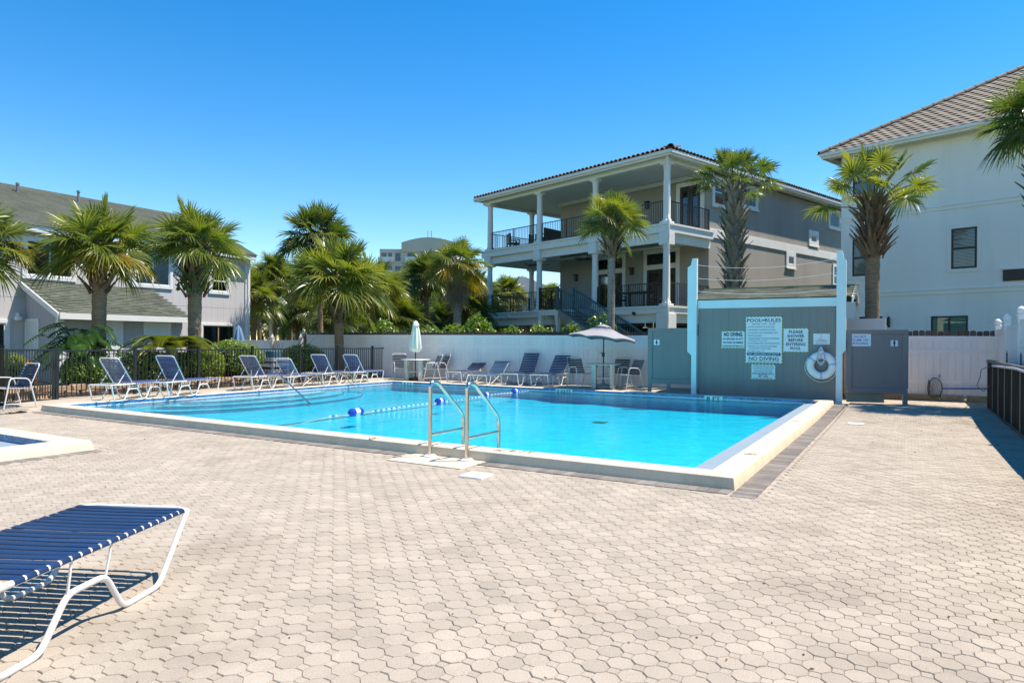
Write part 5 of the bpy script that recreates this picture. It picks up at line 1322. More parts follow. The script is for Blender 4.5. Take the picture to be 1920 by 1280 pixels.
# a small lantern post light far left and the lamp post
lp_ = at(507, 640, 33.5); zt_ = at(507, 553, 33.5).z
t = thing('lamp_post', 'white lamp post with a white globe behind the low white fence', 'lamp post', (lp_.x, lp_.y, 0))
MB().lathe([(.12, 0), (.11, .5), (.08, .6), (.075, zt_ - .75), (.11, zt_ - .7), (.09, zt_ - .6), (.13, zt_ - .55)], 12).build('post', MT['trim'], t)
MB().lathe([(.10, zt_ - .56), (.21, zt_ - .42), (.23, zt_ - .28), (.16, zt_ - .12), (.06, zt_ - .05), (.02, zt_)], 16).build('globe', MT['porcelain'], t)
# --- lavender grey house on the left
hac = ray(463, 560)[0]; H0 = Vector((hac * 31.0, 31.0, 0)); hdv = -VX
hl = thing('left_house', 'lavender grey sided house with green shingle roofs at the left', 'house', H0, math.atan2(hdv.y, hdv.x))
LW, LD, LZ = 14.0, 9.2, 5.25
MB().box(.02, -LD, 0, LW, -.05, LZ - .02).build('wall', MT['siding'], hl)
sb1 = MB().box(-.1503, -.05, .05, .1503, .0, 2.88, bev=.0018).mesh('siding_board', MT['siding']); sb2 = MB().box(-.1503, -.05, 2.89, .1503, .0, LZ - .02, bev=.0018).mesh('siding_board', MT['siding'])
x = .16
while x < LW - .1:
    for m in (sb1, sb2): obj('siding_board', m, hl, (x, 0, 0))
    x += .3015
MB().box(-.10, -.30, 0, .02, .10, LZ + .15, bev=.006).box(.02, .002, 0, .12, .05, LZ, bev=.006).build('corner_board', MT['trim'], hl)
MB().box(-.2, .30, LZ - .12, LW, .40, LZ + .12, bev=.01).box(-.2, .0, LZ - .05, LW, .30, LZ - .03).build('fascia', MT['trim'], hl)
zr, yr = 7.55, -4.5
pitL = (zr - (LZ + .1)) / (.42 - yr)
rl = MB().add([(-.25, .42, LZ + .1), (LW, .42, LZ + .1), (LW, yr, zr), (-.25, yr, zr), (LW, 2 * yr - .42, LZ + .1), (-.25, 2 * yr - .42, LZ + .1)], [(0, 1, 2, 3), (3, 2, 4, 5), (0, 3, 5), (1, 4, 2)]).build('roof', MT['shingle'], hl)
ang = math.atan(pitL); cr = 0; mb = MB(); rr = random.Random(4)
while cr * .135 < (.42 - yr):
    y = .44 - cr * .135; x = -.25
    while x < LW:
        w = rr.uniform(.24, .36) if x > -.2 else rr.uniform(.1, .36); z = LZ + .1 + (.44 - y) * pitL + .004; h = .012 + rr.random() * .006; x1 = min(x + w - .006, LW)
        mb.add([(x, y, z), (x1, y, z), (x1, y, z + h), (x, y, z + h), (x, y - .15, z + .15 * pitL + .002), (x1, y - .15, z + .15 * pitL + .002)], [(0, 1, 2, 3), (3, 2, 5, 4)]); x += w
    cr += 1
sf = mb.build('shingle_field', MT['shingle'], rl); sf['kind'] = 'stuff'
for (u, v) in ((33, 352), (147, 366)):
    t_, z_ = hit(u, v, H0 + UX * (-3.6), hdv); MB().lathe([(.05, z_ - .3), (.05, z_ + .12), (.07, z_ + .12), (.07, z_ + .2)], 8, (t_, -3.6, 0)).build('vent_pipe', MT['alu'], rl)
def hwin(x0, x1, z0, z1, split, blinds=False, trim=.13, frame='trim'):
    # wall faces +y: turn the window round
    M4 = Matrix.Translation(((x0 + x1) / 2, .0, (z0 + z1) / 2)) @ Matrix.Rotation(PI, 4, 'Z')
    return window(hl, M4, x1 - x0, z1 - z0, trim=trim, frame=frame, split=split, blinds=blinds, trimmat='trim', trim_proud=.06)
hwin(7.40, 9.14, 3.55, 5.02, 'v'); hwin(3.65, 5.35, 3.54, 4.93, 'v', True); hwin(.92, 1.98, 3.48, 4.65, 'h')
hwin(.62, 2.36, .12, 2.2, 'v', frame='timber', trim=.10); hwin(9.5, 11.4, .12, 2.12, 'v', trim=.12)
# porch / store room under a lean-to roof
pt0, pt1, pd = 4.66, 9.02, 2.2
pz0, pz1 = 2.32, 3.46
MB().prism([(0, 0.0), (pd, 0), (pd, 2.26), (0, 3.36)], 'x', pt0 + .03, pt1 - .03).build('porch_wall', MT['siding2'], hl)
pb_m = MB().box(-.135, 0, .05, .135, .03, 2.2, bev=.004).mesh('siding_board', MT['siding2'])
x = pt0 + .14
while x < pt1 - .1: obj('siding_board', pb_m, hl, (x, pd, 0)); x += .274
for k in range(8):
    y = .14 + k * .274; MB().box(-.0, -.135, .05, .03, .135, 3.36 - (y + .135) * .5 + .0, bev=.004).build('siding_board', MT['siding2'], hl, (pt1 - .03, y, 0))
MB().box(pt1 - .0, pd - .1, 0, pt1 + .05, pd + .06, 2.2, bev=.006).box(pt1 - .14, pd + .03, 0, pt1 - .0, pd + .07, 2.2, bev=.006).build('corner_board', MT['trim'], hl)
sl_ = (pz1 - pz0) / 2.55
pr_ = MB().add([(pt0 - .1, 0.0, pz1), (pt1 + .16, 0.0, pz1), (pt1 + .16, 2.55, pz0), (pt0 - .1, 2.55, pz0), (pt0 - .1, 0.0, pz1 - .06), (pt1 + .16, 0.0, pz1 - .06), (pt1 + .16, 2.55, pz0 - .06), (pt0 - .1, 2.55, pz0 - .06)], [(0, 1, 2, 3), (4, 5, 6, 7), (0, 1, 5, 4), (1, 2, 6, 5), (2, 3, 7, 6), (3, 0, 4, 7)]).build('porch_roof', MT['shingle'], hl)
shp = MB().prism([(0, 0), (-.16, .0), (-.16, .004), (0, .02)], 'x', -.152, .152).mesh('shingle', MT['shingle'])
k = 0; sa_ = math.atan(sl_)
while k * .13 < 2.4:
    x = pt0 + .06 - (k % 2) * .12
    while x < pt1 + .05: obj('shingle', shp, pr_, (x + RND.uniform(0, .01), 2.56 - k * .13 * 1.09, pz0 + .003 + k * .13 * 1.09 * sl_), (-sa_, 0, 0)); x += .312
    k += 1
MB().box(pt0 - .1, 2.55, pz0 - .20, pt1 + .16, 2.60, pz0 - .0, bev=.006).build('fascia', MT['trim'], pr_)
MB().prism([(0, pz1 - .20), (2.55, pz0 - .20), (2.55, pz0 - .005), (0, pz1 - .005)], 'x', pt1 + .16, pt1 + .20).build('rake_board', MT['trim'], pr_)
def panel_door(M4, w, h, par, mat='door'):
    d = MB().box(-w / 2 - .09, -.05, 0, -w / 2, .0, h + .09, bev=.005).box(w / 2, -.05, 0, w / 2 + .09, .0, h + .09, bev=.005).box(-w / 2, -.05, h, w / 2, .0, h + .09, bev=.005).xf(M4).build('door', MT['trim'], par)
    b = MB().box(-w / 2, -.03, .02, w / 2, -.012, h, bev=.003)
    for cx in (-.25 * w, .25 * w):
        for z0, z1 in ((.15, .75), (.87, 1.5), (1.62, 1.9)): b.box(cx - w * .17, -.038, z0, cx + w * .17, -.028, z1, bev=.006)
    b.xf(M4).build('door_leaf', MT[mat], d)
    MB().lathe([(.02, 0), (.03, .03), (.001, .06)], 8).xf(M4 @ Matrix.Translation((w * .4, -.03, 1.0)) @ Matrix.Rotation(PI / 2, 4, 'X')).build('handle', MT['steel'], d)
fo = Matrix.Rotation(PI, 4, 'Z')
P0_ = H0 + UX * (pd + .03)
for (u0, u1) in ((270, 318), (197, 228)):
    a, b = hit(u0, 640, P0_, hdv)[0], hit(u1, 640, P0_, hdv)[0]
    panel_door(Matrix.Translation(((a + b) / 2, pd + .03, .02)) @ fo, abs(a - b) - .12, 2.05, hl)
panel_door(Matrix.Translation((pt1, .52, .02)) @ Matrix.Rotation(PI / 2, 4, 'Z'), .74, 2.05, hl)
lt_, lz_ = hit(31, 594, H0, hdv)
MB().lathe([(.02, lz_ - .12), (.11, lz_ - .10), (.12, lz_), (.05, lz_ + .04)], 12, (lt_, .14, 0)).box(lt_ - .03, 0, lz_ + .0, lt_ + .03, .16, lz_ + .14, bev=.01).build('wall_lantern', MT['trim'], hl)
MB().box(pt1 + 1.2, .6, .0, pt1 + 1.9, 1.3, .9, bev=.02).build('utility_box', MT['binw'], hl)

# --- far buildings
def block(name, label, cat, u0, u1, vtop, Y, depth, mat, rz=0.0):
    a, b = at(u0, vtop, Y), at(u1, vtop, Y)
    t = thing(name, label, cat, ((a.x + b.x) / 2, Y, 0), rz); t_w = (b.x - a.x)
    return t, t_w, a.z
ht, w, z = block('apartment_tower', 'tan seaside apartment tower with balconies and a curved roof, far behind the palms', 'tower', 712, 916, 466, 150, 18, 'tan_conc')
M1 = MB().box(-w / 2, 0, 0, -w / 2 + 4.9, 16, z).box(-w / 2 + 4.9, .0, 0, -w / 2 + 17, 16, z - .6).box(-w / 2 + 17, -2, 0, w / 2, 14, z - 6.8).build('wall', MT['tan_conc'], ht)
arc = [(-w / 2 + 4.9, z - .6)] + [(-w / 2 + 4.9 + 12.1 * k / 14, z + .9 + 1.7 * math.sin(PI * (k / 14 * .8 + .1))) for k in range(15)] + [(-w / 2 + 17, z - .6)]
MB().prism(arc, 'y', -.5, 15).build('roof', MT['tan_conc'], ht)
for k in (-.2, .6): MB().lathe([(.06, z + 2), (.06, z + 4.6)], 5, (-w / 2 + 10.5 + k, 3, 0)).build('antenna', MT['darkfr'], ht)
zz = z - 2.6
while zz > 3:
    for (x0, x1) in ((.4, 1.5), (1.9, 2.7), (3.5, 4.6)):
        f = MB().box(-w / 2 + x0, -.06, zz, -w / 2 + x1, .05, zz + 1.7).build('window', MT['dark'], ht)
        MB().box(-w / 2 + x0 + .08, -.09, zz + .08, -w / 2 + x1 - .08, -.06, zz + 1.62).build('pane', M('tower_glass', (.09, .13, .19), rough=.15, var=.1) if 'tower_glass' not in bpy.data.materials else bpy.data.materials['tower_glass'], f)
    MB().box(-w / 2 - .2, -.9, zz - .35, -w / 2 + 3.0, 0, zz - .1).box(-w / 2 - .2, -.9, zz - .1, -w / 2 + 3.0, -.84, zz + .75).build('balcony', MT['trim'], ht)
    for x0 in (6.2, 9.4, 12.6): 
        f = MB().box(-w / 2 + x0, -.06, zz, -w / 2 + x0 + 2.0, .05, zz + 1.7).build('window', MT['dark'], ht)
        MB().box(-w / 2 + x0 + .1, -.09, zz + .1, -w / 2 + x0 + 1.9, -.06, zz + 1.6).build('pane', bpy.data.materials['tower_glass'], f)
        MB().box(-w / 2 + x0 - .4, -1, zz - .35, -w / 2 + x0 + 2.4, 0, zz - .1).box(-w / 2 + x0 - .4, -1, zz - .1, -w / 2 + x0 + 2.4, -.94, zz + .8).build('balcony', MT['trim'], ht)
    if zz < z - 7.5:
        for x0 in (18.0, 21.0):
            f = MB().box(-w / 2 + x0, -2.06, zz, -w / 2 + x0 + 1.9, -1.95, zz + 1.8).build('window', MT['dark'], ht)
            MB().box(-w / 2 + x0 + .1, -2.09, zz + .1, -w / 2 + x0 + 1.8, -2.06, zz + 1.7).build('pane', bpy.data.materials['tower_glass'], f)
        b = MB().box(-w / 2 + 17.4, -3.2, zz - .35, w / 2, -2, zz - .1)
        for k in range(14): b.box(-w / 2 + 17.5 + k * .5, -3.2, zz - .1, -w / 2 + 17.58 + k * .5, -3.12, zz + .75)
        b.box(-w / 2 + 17.4, -3.22, zz + .75, w / 2, -3.1, zz + .85).build('balcony', MT['trim'], ht)
    zz -= 2.95
rt, w, z = block('far_house', 'white far house with a red tiled roof and a double porch', 'house', 523, 588, 592, 75, 8, 'trim')
MB().box(-w / 2, 0, 0, w / 2, 8, z).build('wall', MT['stuccow'], rt)
hip_roof(-w / 2 - .4, w / 2 + .4, -2.4, 8.4, z, .55).build('roof', MT['redroof'], rt)
for zf in (0, 2.35):
    MB().box(-w / 2, -2, zf + 2.12, w / 2, 0, zf + 2.35).build('porch_floor', MT['trim'], rt)
    for k in range(4): x = -w / 2 + .15 + (w - .3) * k / 3; MB().box(x - .12, -2, zf, x + .12, -1.76, zf + 2.12).build('column', MT['trim'], rt)
    for k in range(3):
        x = -w / 2 + w * (k + .5) / 3; f = MB().box(x - .45, -.05, zf + .3, x + .45, .03, zf + 1.9).build('window', MT['darkfr'], rt); MB().box(x - .4, -.08, zf + .36, x + .4, -.05, zf + 1.84).build('pane', bpy.data.materials['tower_glass'], f)
    r = MB().box(-w / 2, -1.98, zf + .75, w / 2, -1.92, zf + .81)
    for k in range(30): x = -w / 2 + w * (k + .5) / 30; r.box(x - .02, -1.97, zf, x + .02, -1.93, zf + .75)
    r.build('balcony_rail', MT['trim'], rt)
ot, w, z = block('far_house', 'pale green far house beside the red roofed one', 'house', 584, 640, 600, 66, 8, 'olive')
MB().box(-w / 2, 0, 0, w / 2, 9, z).build('wall', MT['olive'], ot); hip_roof(-w / 2 - .3, w / 2 + .3, -.3, 9.3, z, .45).build('roof', MT['redroof'], ot)
for x in (-.55, .6): f = MB().box(x - .3, -.05, .6, x + .3, .02, 2.0).build('window', MT['trim'], ot); MB().box(x - .25, -.07, .66, x + .25, -.05, 1.94).build('pane', bpy.data.materials['tower_glass'], f)
ct, w, z = block('far_house', 'cream far house partly hidden behind the middle palms', 'house', 690, 800, 590, 52, 8, 'stuccow')
MB().box(-w / 2, 0, 0, w / 2, 8, z).build('wall', MT['stuccow'], ct); hip_roof(-w / 2 - .4, w / 2 + .4, -.4, 8.4, z, .4).build('roof', MT['ctile'], ct)
for x in (-1.2, .4, 1.6): f = MB().box(x - .45, -.05, .7, x + .45, .02, 2.3).build('window', MT['trim'], ct); MB().box(x - .38, -.08, .78, x + .38, -.05, 2.22).build('pane', bpy.data.materials['tower_glass'], f)
gt, w, z = block('far_house', 'far house with a grey tiled roof seen through the lower porch', 'house', 880, 1080, 565, 60, 10, 'stuccow')
MB().box(-w / 2, 0, 0, w / 2, 10, z).build('wall', MT['stuccow'], gt); g_ = hip_roof(-w / 2 - .5, w / 2 + .5, -.5, 10.5, z, .5).build('roof', MT['ctile'], gt)
mb = MB()
for k in range(14):
    y = -.5 + k * .4; mb.box(-w / 2 - .5 + k * .4, y, z + (y + .5) * .5 + .0, w / 2 + .5 - k * .4, y + .36, z + (y + .9) * .5 + .05)
c_ = mb.build('tile_course', MT['plank'], g_); c_['kind'] = 'stuff'

# ------------------------------------------------------------------ palms and plants
def frond_mesh(elev, seed, mat, nl=36, dead=False, op=False):
    """one costapalmate fan leaf, unit crown radius; base at origin, heading +X at the given elevation, drooping with gravity"""
    r = random.Random(seed); mb = MB(); e = math.radians(elev)
    d = Vector((math.cos(e), 0, math.sin(e))); lp = (.74 if op else .46) if not dead else .38
    pet = []
    for k in range(5):
        s = k / 4; pet.append(d * (lp * s) + Vector((0, 0, -.10 * s * s * (1.0 if elev < 60 else .3))))
    mb.tube(pet, [.017, .014, .012, .011, .010], 5)
    hub = pet[-1]; d2 = (pet[-1] - pet[-2]).normalized()
    sd = Vector((0, 1, 0)); nrm = sd.cross(d2).normalized() * -1
    if nrm.z < 0: nrm = -nrm
    roll = r.uniform(-.75, .75); Rm = Matrix.Rotation(roll, 3, d2); sd = Rm @ sd; nrm = Rm @ nrm
    span = math.radians(122); droopk = (.09 if elev > 45 else .17 if elev > 10 else .25) * (1.3 if dead else 1)
    for k in range(nl):
        f = (k / (nl - 1)) * 2 - 1; phi = f * span + r.uniform(-.02, .02)
        ln = (.48 + .12 * math.cos(phi * .9)) * r.uniform(.90, 1.06) * (.85 if dead else 1) * (.80 if op else 1)
        c = .16 * (1 - abs(f)) ** .7
        o = hub + d2 * c + Vector((0, 0, -.07 * (c / .16) ** 2))
        dirv = (d2 * math.cos(phi) + sd * math.sin(phi)).normalized()
        fold = abs(f) ** 1.5 * .35 + .05
        dirv = (dirv + nrm * fold * .45).normalized()
        across = (-d2 * math.sin(phi) + sd * math.cos(phi)).normalized()
        tw = (.55 if k % 2 else -.55) + r.uniform(-.2, .2); wv = (across * math.cos(tw) + nrm * math.sin(tw)).normalized()
        ws = [.007, .0155, .011, .0045, .0]; ss = [0, .36, .66, .87, 1.0]
        dk = droopk * r.uniform(.6, 1.5)
        pts = []
        for s, w in zip(ss, ws):
            p = o + dirv * (ln * s * (1 - .12 * s)) + Vector((0, 0, -dk * (s ** 2.4) * (1.0 if not dead else 1.6)))
            pts.append((p - wv * w, p + wv * w))
        vs = [q for pr_ in pts[:-1] for q in pr_] + [pts[-1][0]]
        mb.add(vs, [(0, 1, 3, 2), (2, 3, 5, 4), (4, 5, 7, 6), (6, 7, 8)], 0, False)
    return mb.mesh('frond', mat, fix=False)
FE = [82, 66, 50, 34, 18, 2, -14, -32]
_fc = {}
def fr_mesh(cls, var, mat, op=False):
    key = (cls, var, mat, op)
    if key not in _fc: _fc[key] = frond_mesh(FE[cls], cls * 10 + var, MT[mat], op=op)
    return _fc[key]
_bm = {}
def boot_mesh(mat, kind):
    if (mat, kind) not in _bm:
        mb = MB(); L_ = .34 if kind else .26; n = 4; vs = []
        for k in range(n + 1):
            s = k / n; w = .055 * (1 - s) + .016; x = .02 + .19 * s ** 1.3 * (1 if kind else .55); z = L_ * s; t = .018 * (1 - s) + .006
            vs += [(x, -w, z), (x, w, z), (x - t, w * .6, z + .01), (x - t, -w * .6, z + .01)]
        fs = [(3, 2, 1, 0), (4 * n, 4 * n + 1, 4 * n + 2, 4 * n + 3)]
        for k in range(n):
            for j in range(4): fs.append((4 * k + j, 4 * k + (j + 1) % 4, 4 * k + 4 + (j + 1) % 4, 4 * k + 4 + j))
        mb.add(vs, fs); _bm[(mat, kind)] = mb.mesh('leaf_base', MT[mat])
    return _bm[(mat, kind)]
def palm(label, x, y, zc, R, r0=.17, n=34, leaf='leaf', lo=0, hi=7, lean=(0, 0), bark='bark', boots=0, boot_h=1.2, boot_mat='boot', yellow=0.0, dead=0, seed=1, zb=0.0, bulge=1.15, sub=None, bootr=None, op=False, group='fan palms round the pool', vis_n=None):
    rr = random.Random(seed); t = thing('palm_tree', label, 'palm', (x, y, zb), rr.uniform(0, 6.28), group)
    ca, sa = math.cos(-t.rotation_euler.z), math.sin(-t.rotation_euler.z)
    lx, ly = lean[0] * ca - lean[1] * sa, lean[0] * sa + lean[1] * ca
    H = zc - zb - .12 * R
    def axis(f): return Vector((lx * f ** 1.6, ly * f ** 1.6, H * f))
    N = max(10, int(H / .16)); pts, rad = [], []
    for k in range(N + 1):
        f = k / N; w = r0 * (1.12 - .2 * min(1, f * 3)) * (1 + .03 * rr.uniform(-1, 1)) * (1.03 if k % 2 else .98)
        if f > .86: w *= 1 + (bulge - 1) * (f - .86) / .14
        pts.append(axis(f)); rad.append(w)
    pts.append(axis(1.0) + Vector((0, 0, .10 * R))); rad.append(r0 * .55)
    tr = MB().tube(pts, rad, 14).build('trunk', MT[bark], t, angle=80)
    br = bootr or r0
    for k in range(boots):
        f = k / max(1, boots - 1); z = H - boot_h * (1 - f) - .02; q = axis(max(0, z / H)); a = k * 2.399963 + rr.uniform(-.2, .2)
        ww = r0 + (br - r0) * math.sin(PI * min(1, .25 + f * .75)) if br != r0 else r0
        o = obj('leaf_base', boot_mesh(boot_mat, 1 if br > r0 * 1.2 or f > .5 else 0), tr, (q.x + math.cos(a) * ww * .72, q.y + math.sin(a) * ww * .72, q.z), (rr.uniform(-.25, .25), rr.uniform(-.1, .25), a), rr.uniform(.8, 1.2) * (1.0 if br == r0 else 1.25))
    c = axis(1.0) + Vector((0, 0, .03 * R))
    for k in range(n):
        f = (k + .5) / n; cls = lo + (hi - lo) * f ** .95; cl = min(7, max(0, int(round(cls + rr.uniform(-.6, .6)))))
        mat = leaf
        if rr.random() < yellow and cl >= 4: mat = 'leafy'
        a = k * 2.399963 + rr.uniform(-.25, .25)
        o = obj('frond', fr_mesh(cl, rr.randrange(3), mat, op), t, c + Vector((math.cos(a) * r0 * .5, math.sin(a) * r0 * .5, rr.uniform(-.1, .06) * R - .13 * R * max(0, f - .5))), (rr.uniform(-.12, .12), rr.uniform(-.1, .1), a), R * rr.uniform(.80, .98))
    for k in range(dead):
        a = rr.uniform(0, 6.28); obj('frond', fr_mesh(7, rr.randrange(2), 'leafx'), t, c + Vector((0, 0, -.12 * R)), (rr.uniform(-.1, .1), rr.uniform(.5, .95), a), R * rr.uniform(.8, 1.0))
    return t
def P(u, v, Y): p = at(u, v, Y); return p.x, p.y, p.z
x, y, z = P(186, 452, 18.6); palm('full green fan palm in front of the left house, by the split-leaf plant', x, y, z, 1.62, .195, 50, lo=0, hi=5.8, boots=60, boot_h=1.25, bootr=0.3, seed=3, lean=(.03, 0), yellow=.1)
x, y, z = P(366, 452, 20.3); palm('fan palm with ferns and old leaf bases on its trunk, right of the first palm', x, y, z, 1.58, .205, 42, lo=0, hi=5.6, boots=90, boot_h=1.5, bootr=0.36, seed=4, yellow=.08)
x, y, z = P(-42, 446, 17.2); palm('fan palm cut off by the left edge of the photo', x, y, z, 1.5, .19, 42, lo=0, hi=6, boots=50, boot_h=1.2, bootr=0.3, seed=5, yellow=.15)
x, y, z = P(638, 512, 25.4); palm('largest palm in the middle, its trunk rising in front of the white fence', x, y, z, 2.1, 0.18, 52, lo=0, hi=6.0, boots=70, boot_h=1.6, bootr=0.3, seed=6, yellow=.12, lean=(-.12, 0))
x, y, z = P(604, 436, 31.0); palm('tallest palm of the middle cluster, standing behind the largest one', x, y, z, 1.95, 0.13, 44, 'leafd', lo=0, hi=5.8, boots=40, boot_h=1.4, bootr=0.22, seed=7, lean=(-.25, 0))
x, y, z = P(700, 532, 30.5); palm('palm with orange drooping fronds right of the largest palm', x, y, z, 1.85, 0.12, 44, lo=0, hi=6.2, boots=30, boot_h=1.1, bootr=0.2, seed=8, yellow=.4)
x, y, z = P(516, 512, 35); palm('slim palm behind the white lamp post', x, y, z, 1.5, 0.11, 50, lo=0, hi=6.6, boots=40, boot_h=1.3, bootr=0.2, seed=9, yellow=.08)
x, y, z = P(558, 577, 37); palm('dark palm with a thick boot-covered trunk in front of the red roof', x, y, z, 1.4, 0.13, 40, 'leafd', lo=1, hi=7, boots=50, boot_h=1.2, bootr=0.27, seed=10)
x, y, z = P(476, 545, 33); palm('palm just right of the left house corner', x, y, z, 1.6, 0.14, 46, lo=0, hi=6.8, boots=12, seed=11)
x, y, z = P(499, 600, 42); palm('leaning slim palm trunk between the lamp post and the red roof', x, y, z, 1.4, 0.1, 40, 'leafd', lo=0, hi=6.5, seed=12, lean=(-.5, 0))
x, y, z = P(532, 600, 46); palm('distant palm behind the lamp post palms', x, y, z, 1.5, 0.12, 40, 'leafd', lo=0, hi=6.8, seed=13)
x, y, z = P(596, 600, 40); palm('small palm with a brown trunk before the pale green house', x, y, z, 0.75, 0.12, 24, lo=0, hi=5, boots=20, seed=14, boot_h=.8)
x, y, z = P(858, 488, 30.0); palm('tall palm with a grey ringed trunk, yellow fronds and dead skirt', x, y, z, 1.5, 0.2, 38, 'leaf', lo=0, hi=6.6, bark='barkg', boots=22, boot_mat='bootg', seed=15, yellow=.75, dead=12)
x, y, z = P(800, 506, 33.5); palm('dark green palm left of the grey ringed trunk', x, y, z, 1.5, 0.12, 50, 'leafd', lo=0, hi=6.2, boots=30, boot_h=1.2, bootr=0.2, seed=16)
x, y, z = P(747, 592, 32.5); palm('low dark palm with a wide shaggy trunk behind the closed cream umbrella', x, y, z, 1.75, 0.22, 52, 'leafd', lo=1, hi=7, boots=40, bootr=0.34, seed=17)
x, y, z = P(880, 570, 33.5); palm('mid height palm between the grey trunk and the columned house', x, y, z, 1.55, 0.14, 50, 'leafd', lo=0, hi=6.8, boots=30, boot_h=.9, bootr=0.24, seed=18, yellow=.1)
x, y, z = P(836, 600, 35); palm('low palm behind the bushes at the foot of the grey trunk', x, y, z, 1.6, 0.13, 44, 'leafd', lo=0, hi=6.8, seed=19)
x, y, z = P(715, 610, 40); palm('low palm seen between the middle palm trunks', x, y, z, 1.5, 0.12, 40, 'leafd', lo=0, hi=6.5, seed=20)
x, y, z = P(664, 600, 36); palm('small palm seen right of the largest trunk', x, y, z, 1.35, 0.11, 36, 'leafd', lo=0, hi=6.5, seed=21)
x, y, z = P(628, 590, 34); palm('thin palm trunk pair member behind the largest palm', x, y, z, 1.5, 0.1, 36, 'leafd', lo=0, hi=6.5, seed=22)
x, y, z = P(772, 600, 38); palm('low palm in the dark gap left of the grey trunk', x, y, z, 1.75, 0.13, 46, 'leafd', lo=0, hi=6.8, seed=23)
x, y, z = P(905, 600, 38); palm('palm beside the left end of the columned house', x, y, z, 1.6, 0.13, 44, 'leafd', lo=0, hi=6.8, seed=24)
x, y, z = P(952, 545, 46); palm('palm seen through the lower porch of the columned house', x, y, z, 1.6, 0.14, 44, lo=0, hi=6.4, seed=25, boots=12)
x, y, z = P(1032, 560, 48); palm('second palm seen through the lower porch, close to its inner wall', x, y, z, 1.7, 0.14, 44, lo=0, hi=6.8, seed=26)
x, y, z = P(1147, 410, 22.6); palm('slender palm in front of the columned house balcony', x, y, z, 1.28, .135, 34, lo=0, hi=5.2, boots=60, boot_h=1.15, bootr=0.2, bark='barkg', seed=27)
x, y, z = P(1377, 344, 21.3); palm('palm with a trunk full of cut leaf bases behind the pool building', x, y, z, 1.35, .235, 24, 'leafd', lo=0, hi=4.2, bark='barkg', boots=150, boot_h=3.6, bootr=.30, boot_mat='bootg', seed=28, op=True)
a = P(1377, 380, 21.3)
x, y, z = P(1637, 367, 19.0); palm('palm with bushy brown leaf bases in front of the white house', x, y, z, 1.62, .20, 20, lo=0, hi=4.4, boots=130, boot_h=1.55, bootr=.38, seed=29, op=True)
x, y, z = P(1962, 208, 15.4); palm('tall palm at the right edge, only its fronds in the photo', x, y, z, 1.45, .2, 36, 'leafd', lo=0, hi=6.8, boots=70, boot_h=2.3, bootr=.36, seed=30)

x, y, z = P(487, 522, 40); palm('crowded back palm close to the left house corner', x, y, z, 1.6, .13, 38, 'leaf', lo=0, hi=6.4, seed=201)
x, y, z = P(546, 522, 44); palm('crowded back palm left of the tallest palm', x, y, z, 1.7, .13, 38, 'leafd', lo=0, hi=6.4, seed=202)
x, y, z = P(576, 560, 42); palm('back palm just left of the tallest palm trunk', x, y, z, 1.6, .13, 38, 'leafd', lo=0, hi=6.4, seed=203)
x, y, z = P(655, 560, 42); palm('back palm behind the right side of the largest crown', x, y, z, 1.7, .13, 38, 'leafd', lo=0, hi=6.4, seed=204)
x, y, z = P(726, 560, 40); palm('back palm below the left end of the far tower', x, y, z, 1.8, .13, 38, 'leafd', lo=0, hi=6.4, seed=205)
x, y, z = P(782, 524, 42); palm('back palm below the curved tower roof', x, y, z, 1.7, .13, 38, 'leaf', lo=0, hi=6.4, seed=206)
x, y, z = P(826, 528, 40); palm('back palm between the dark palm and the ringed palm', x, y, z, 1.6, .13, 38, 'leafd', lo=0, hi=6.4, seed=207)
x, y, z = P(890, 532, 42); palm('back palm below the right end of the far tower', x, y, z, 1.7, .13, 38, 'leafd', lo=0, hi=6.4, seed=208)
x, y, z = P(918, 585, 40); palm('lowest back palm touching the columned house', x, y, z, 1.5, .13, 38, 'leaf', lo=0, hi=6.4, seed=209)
x, y, z = P(690, 585, 46); palm('low back palm between the largest palm and the brown umbrella', x, y, z, 1.6, .13, 38, 'leaf', lo=0, hi=6.4, seed=210)

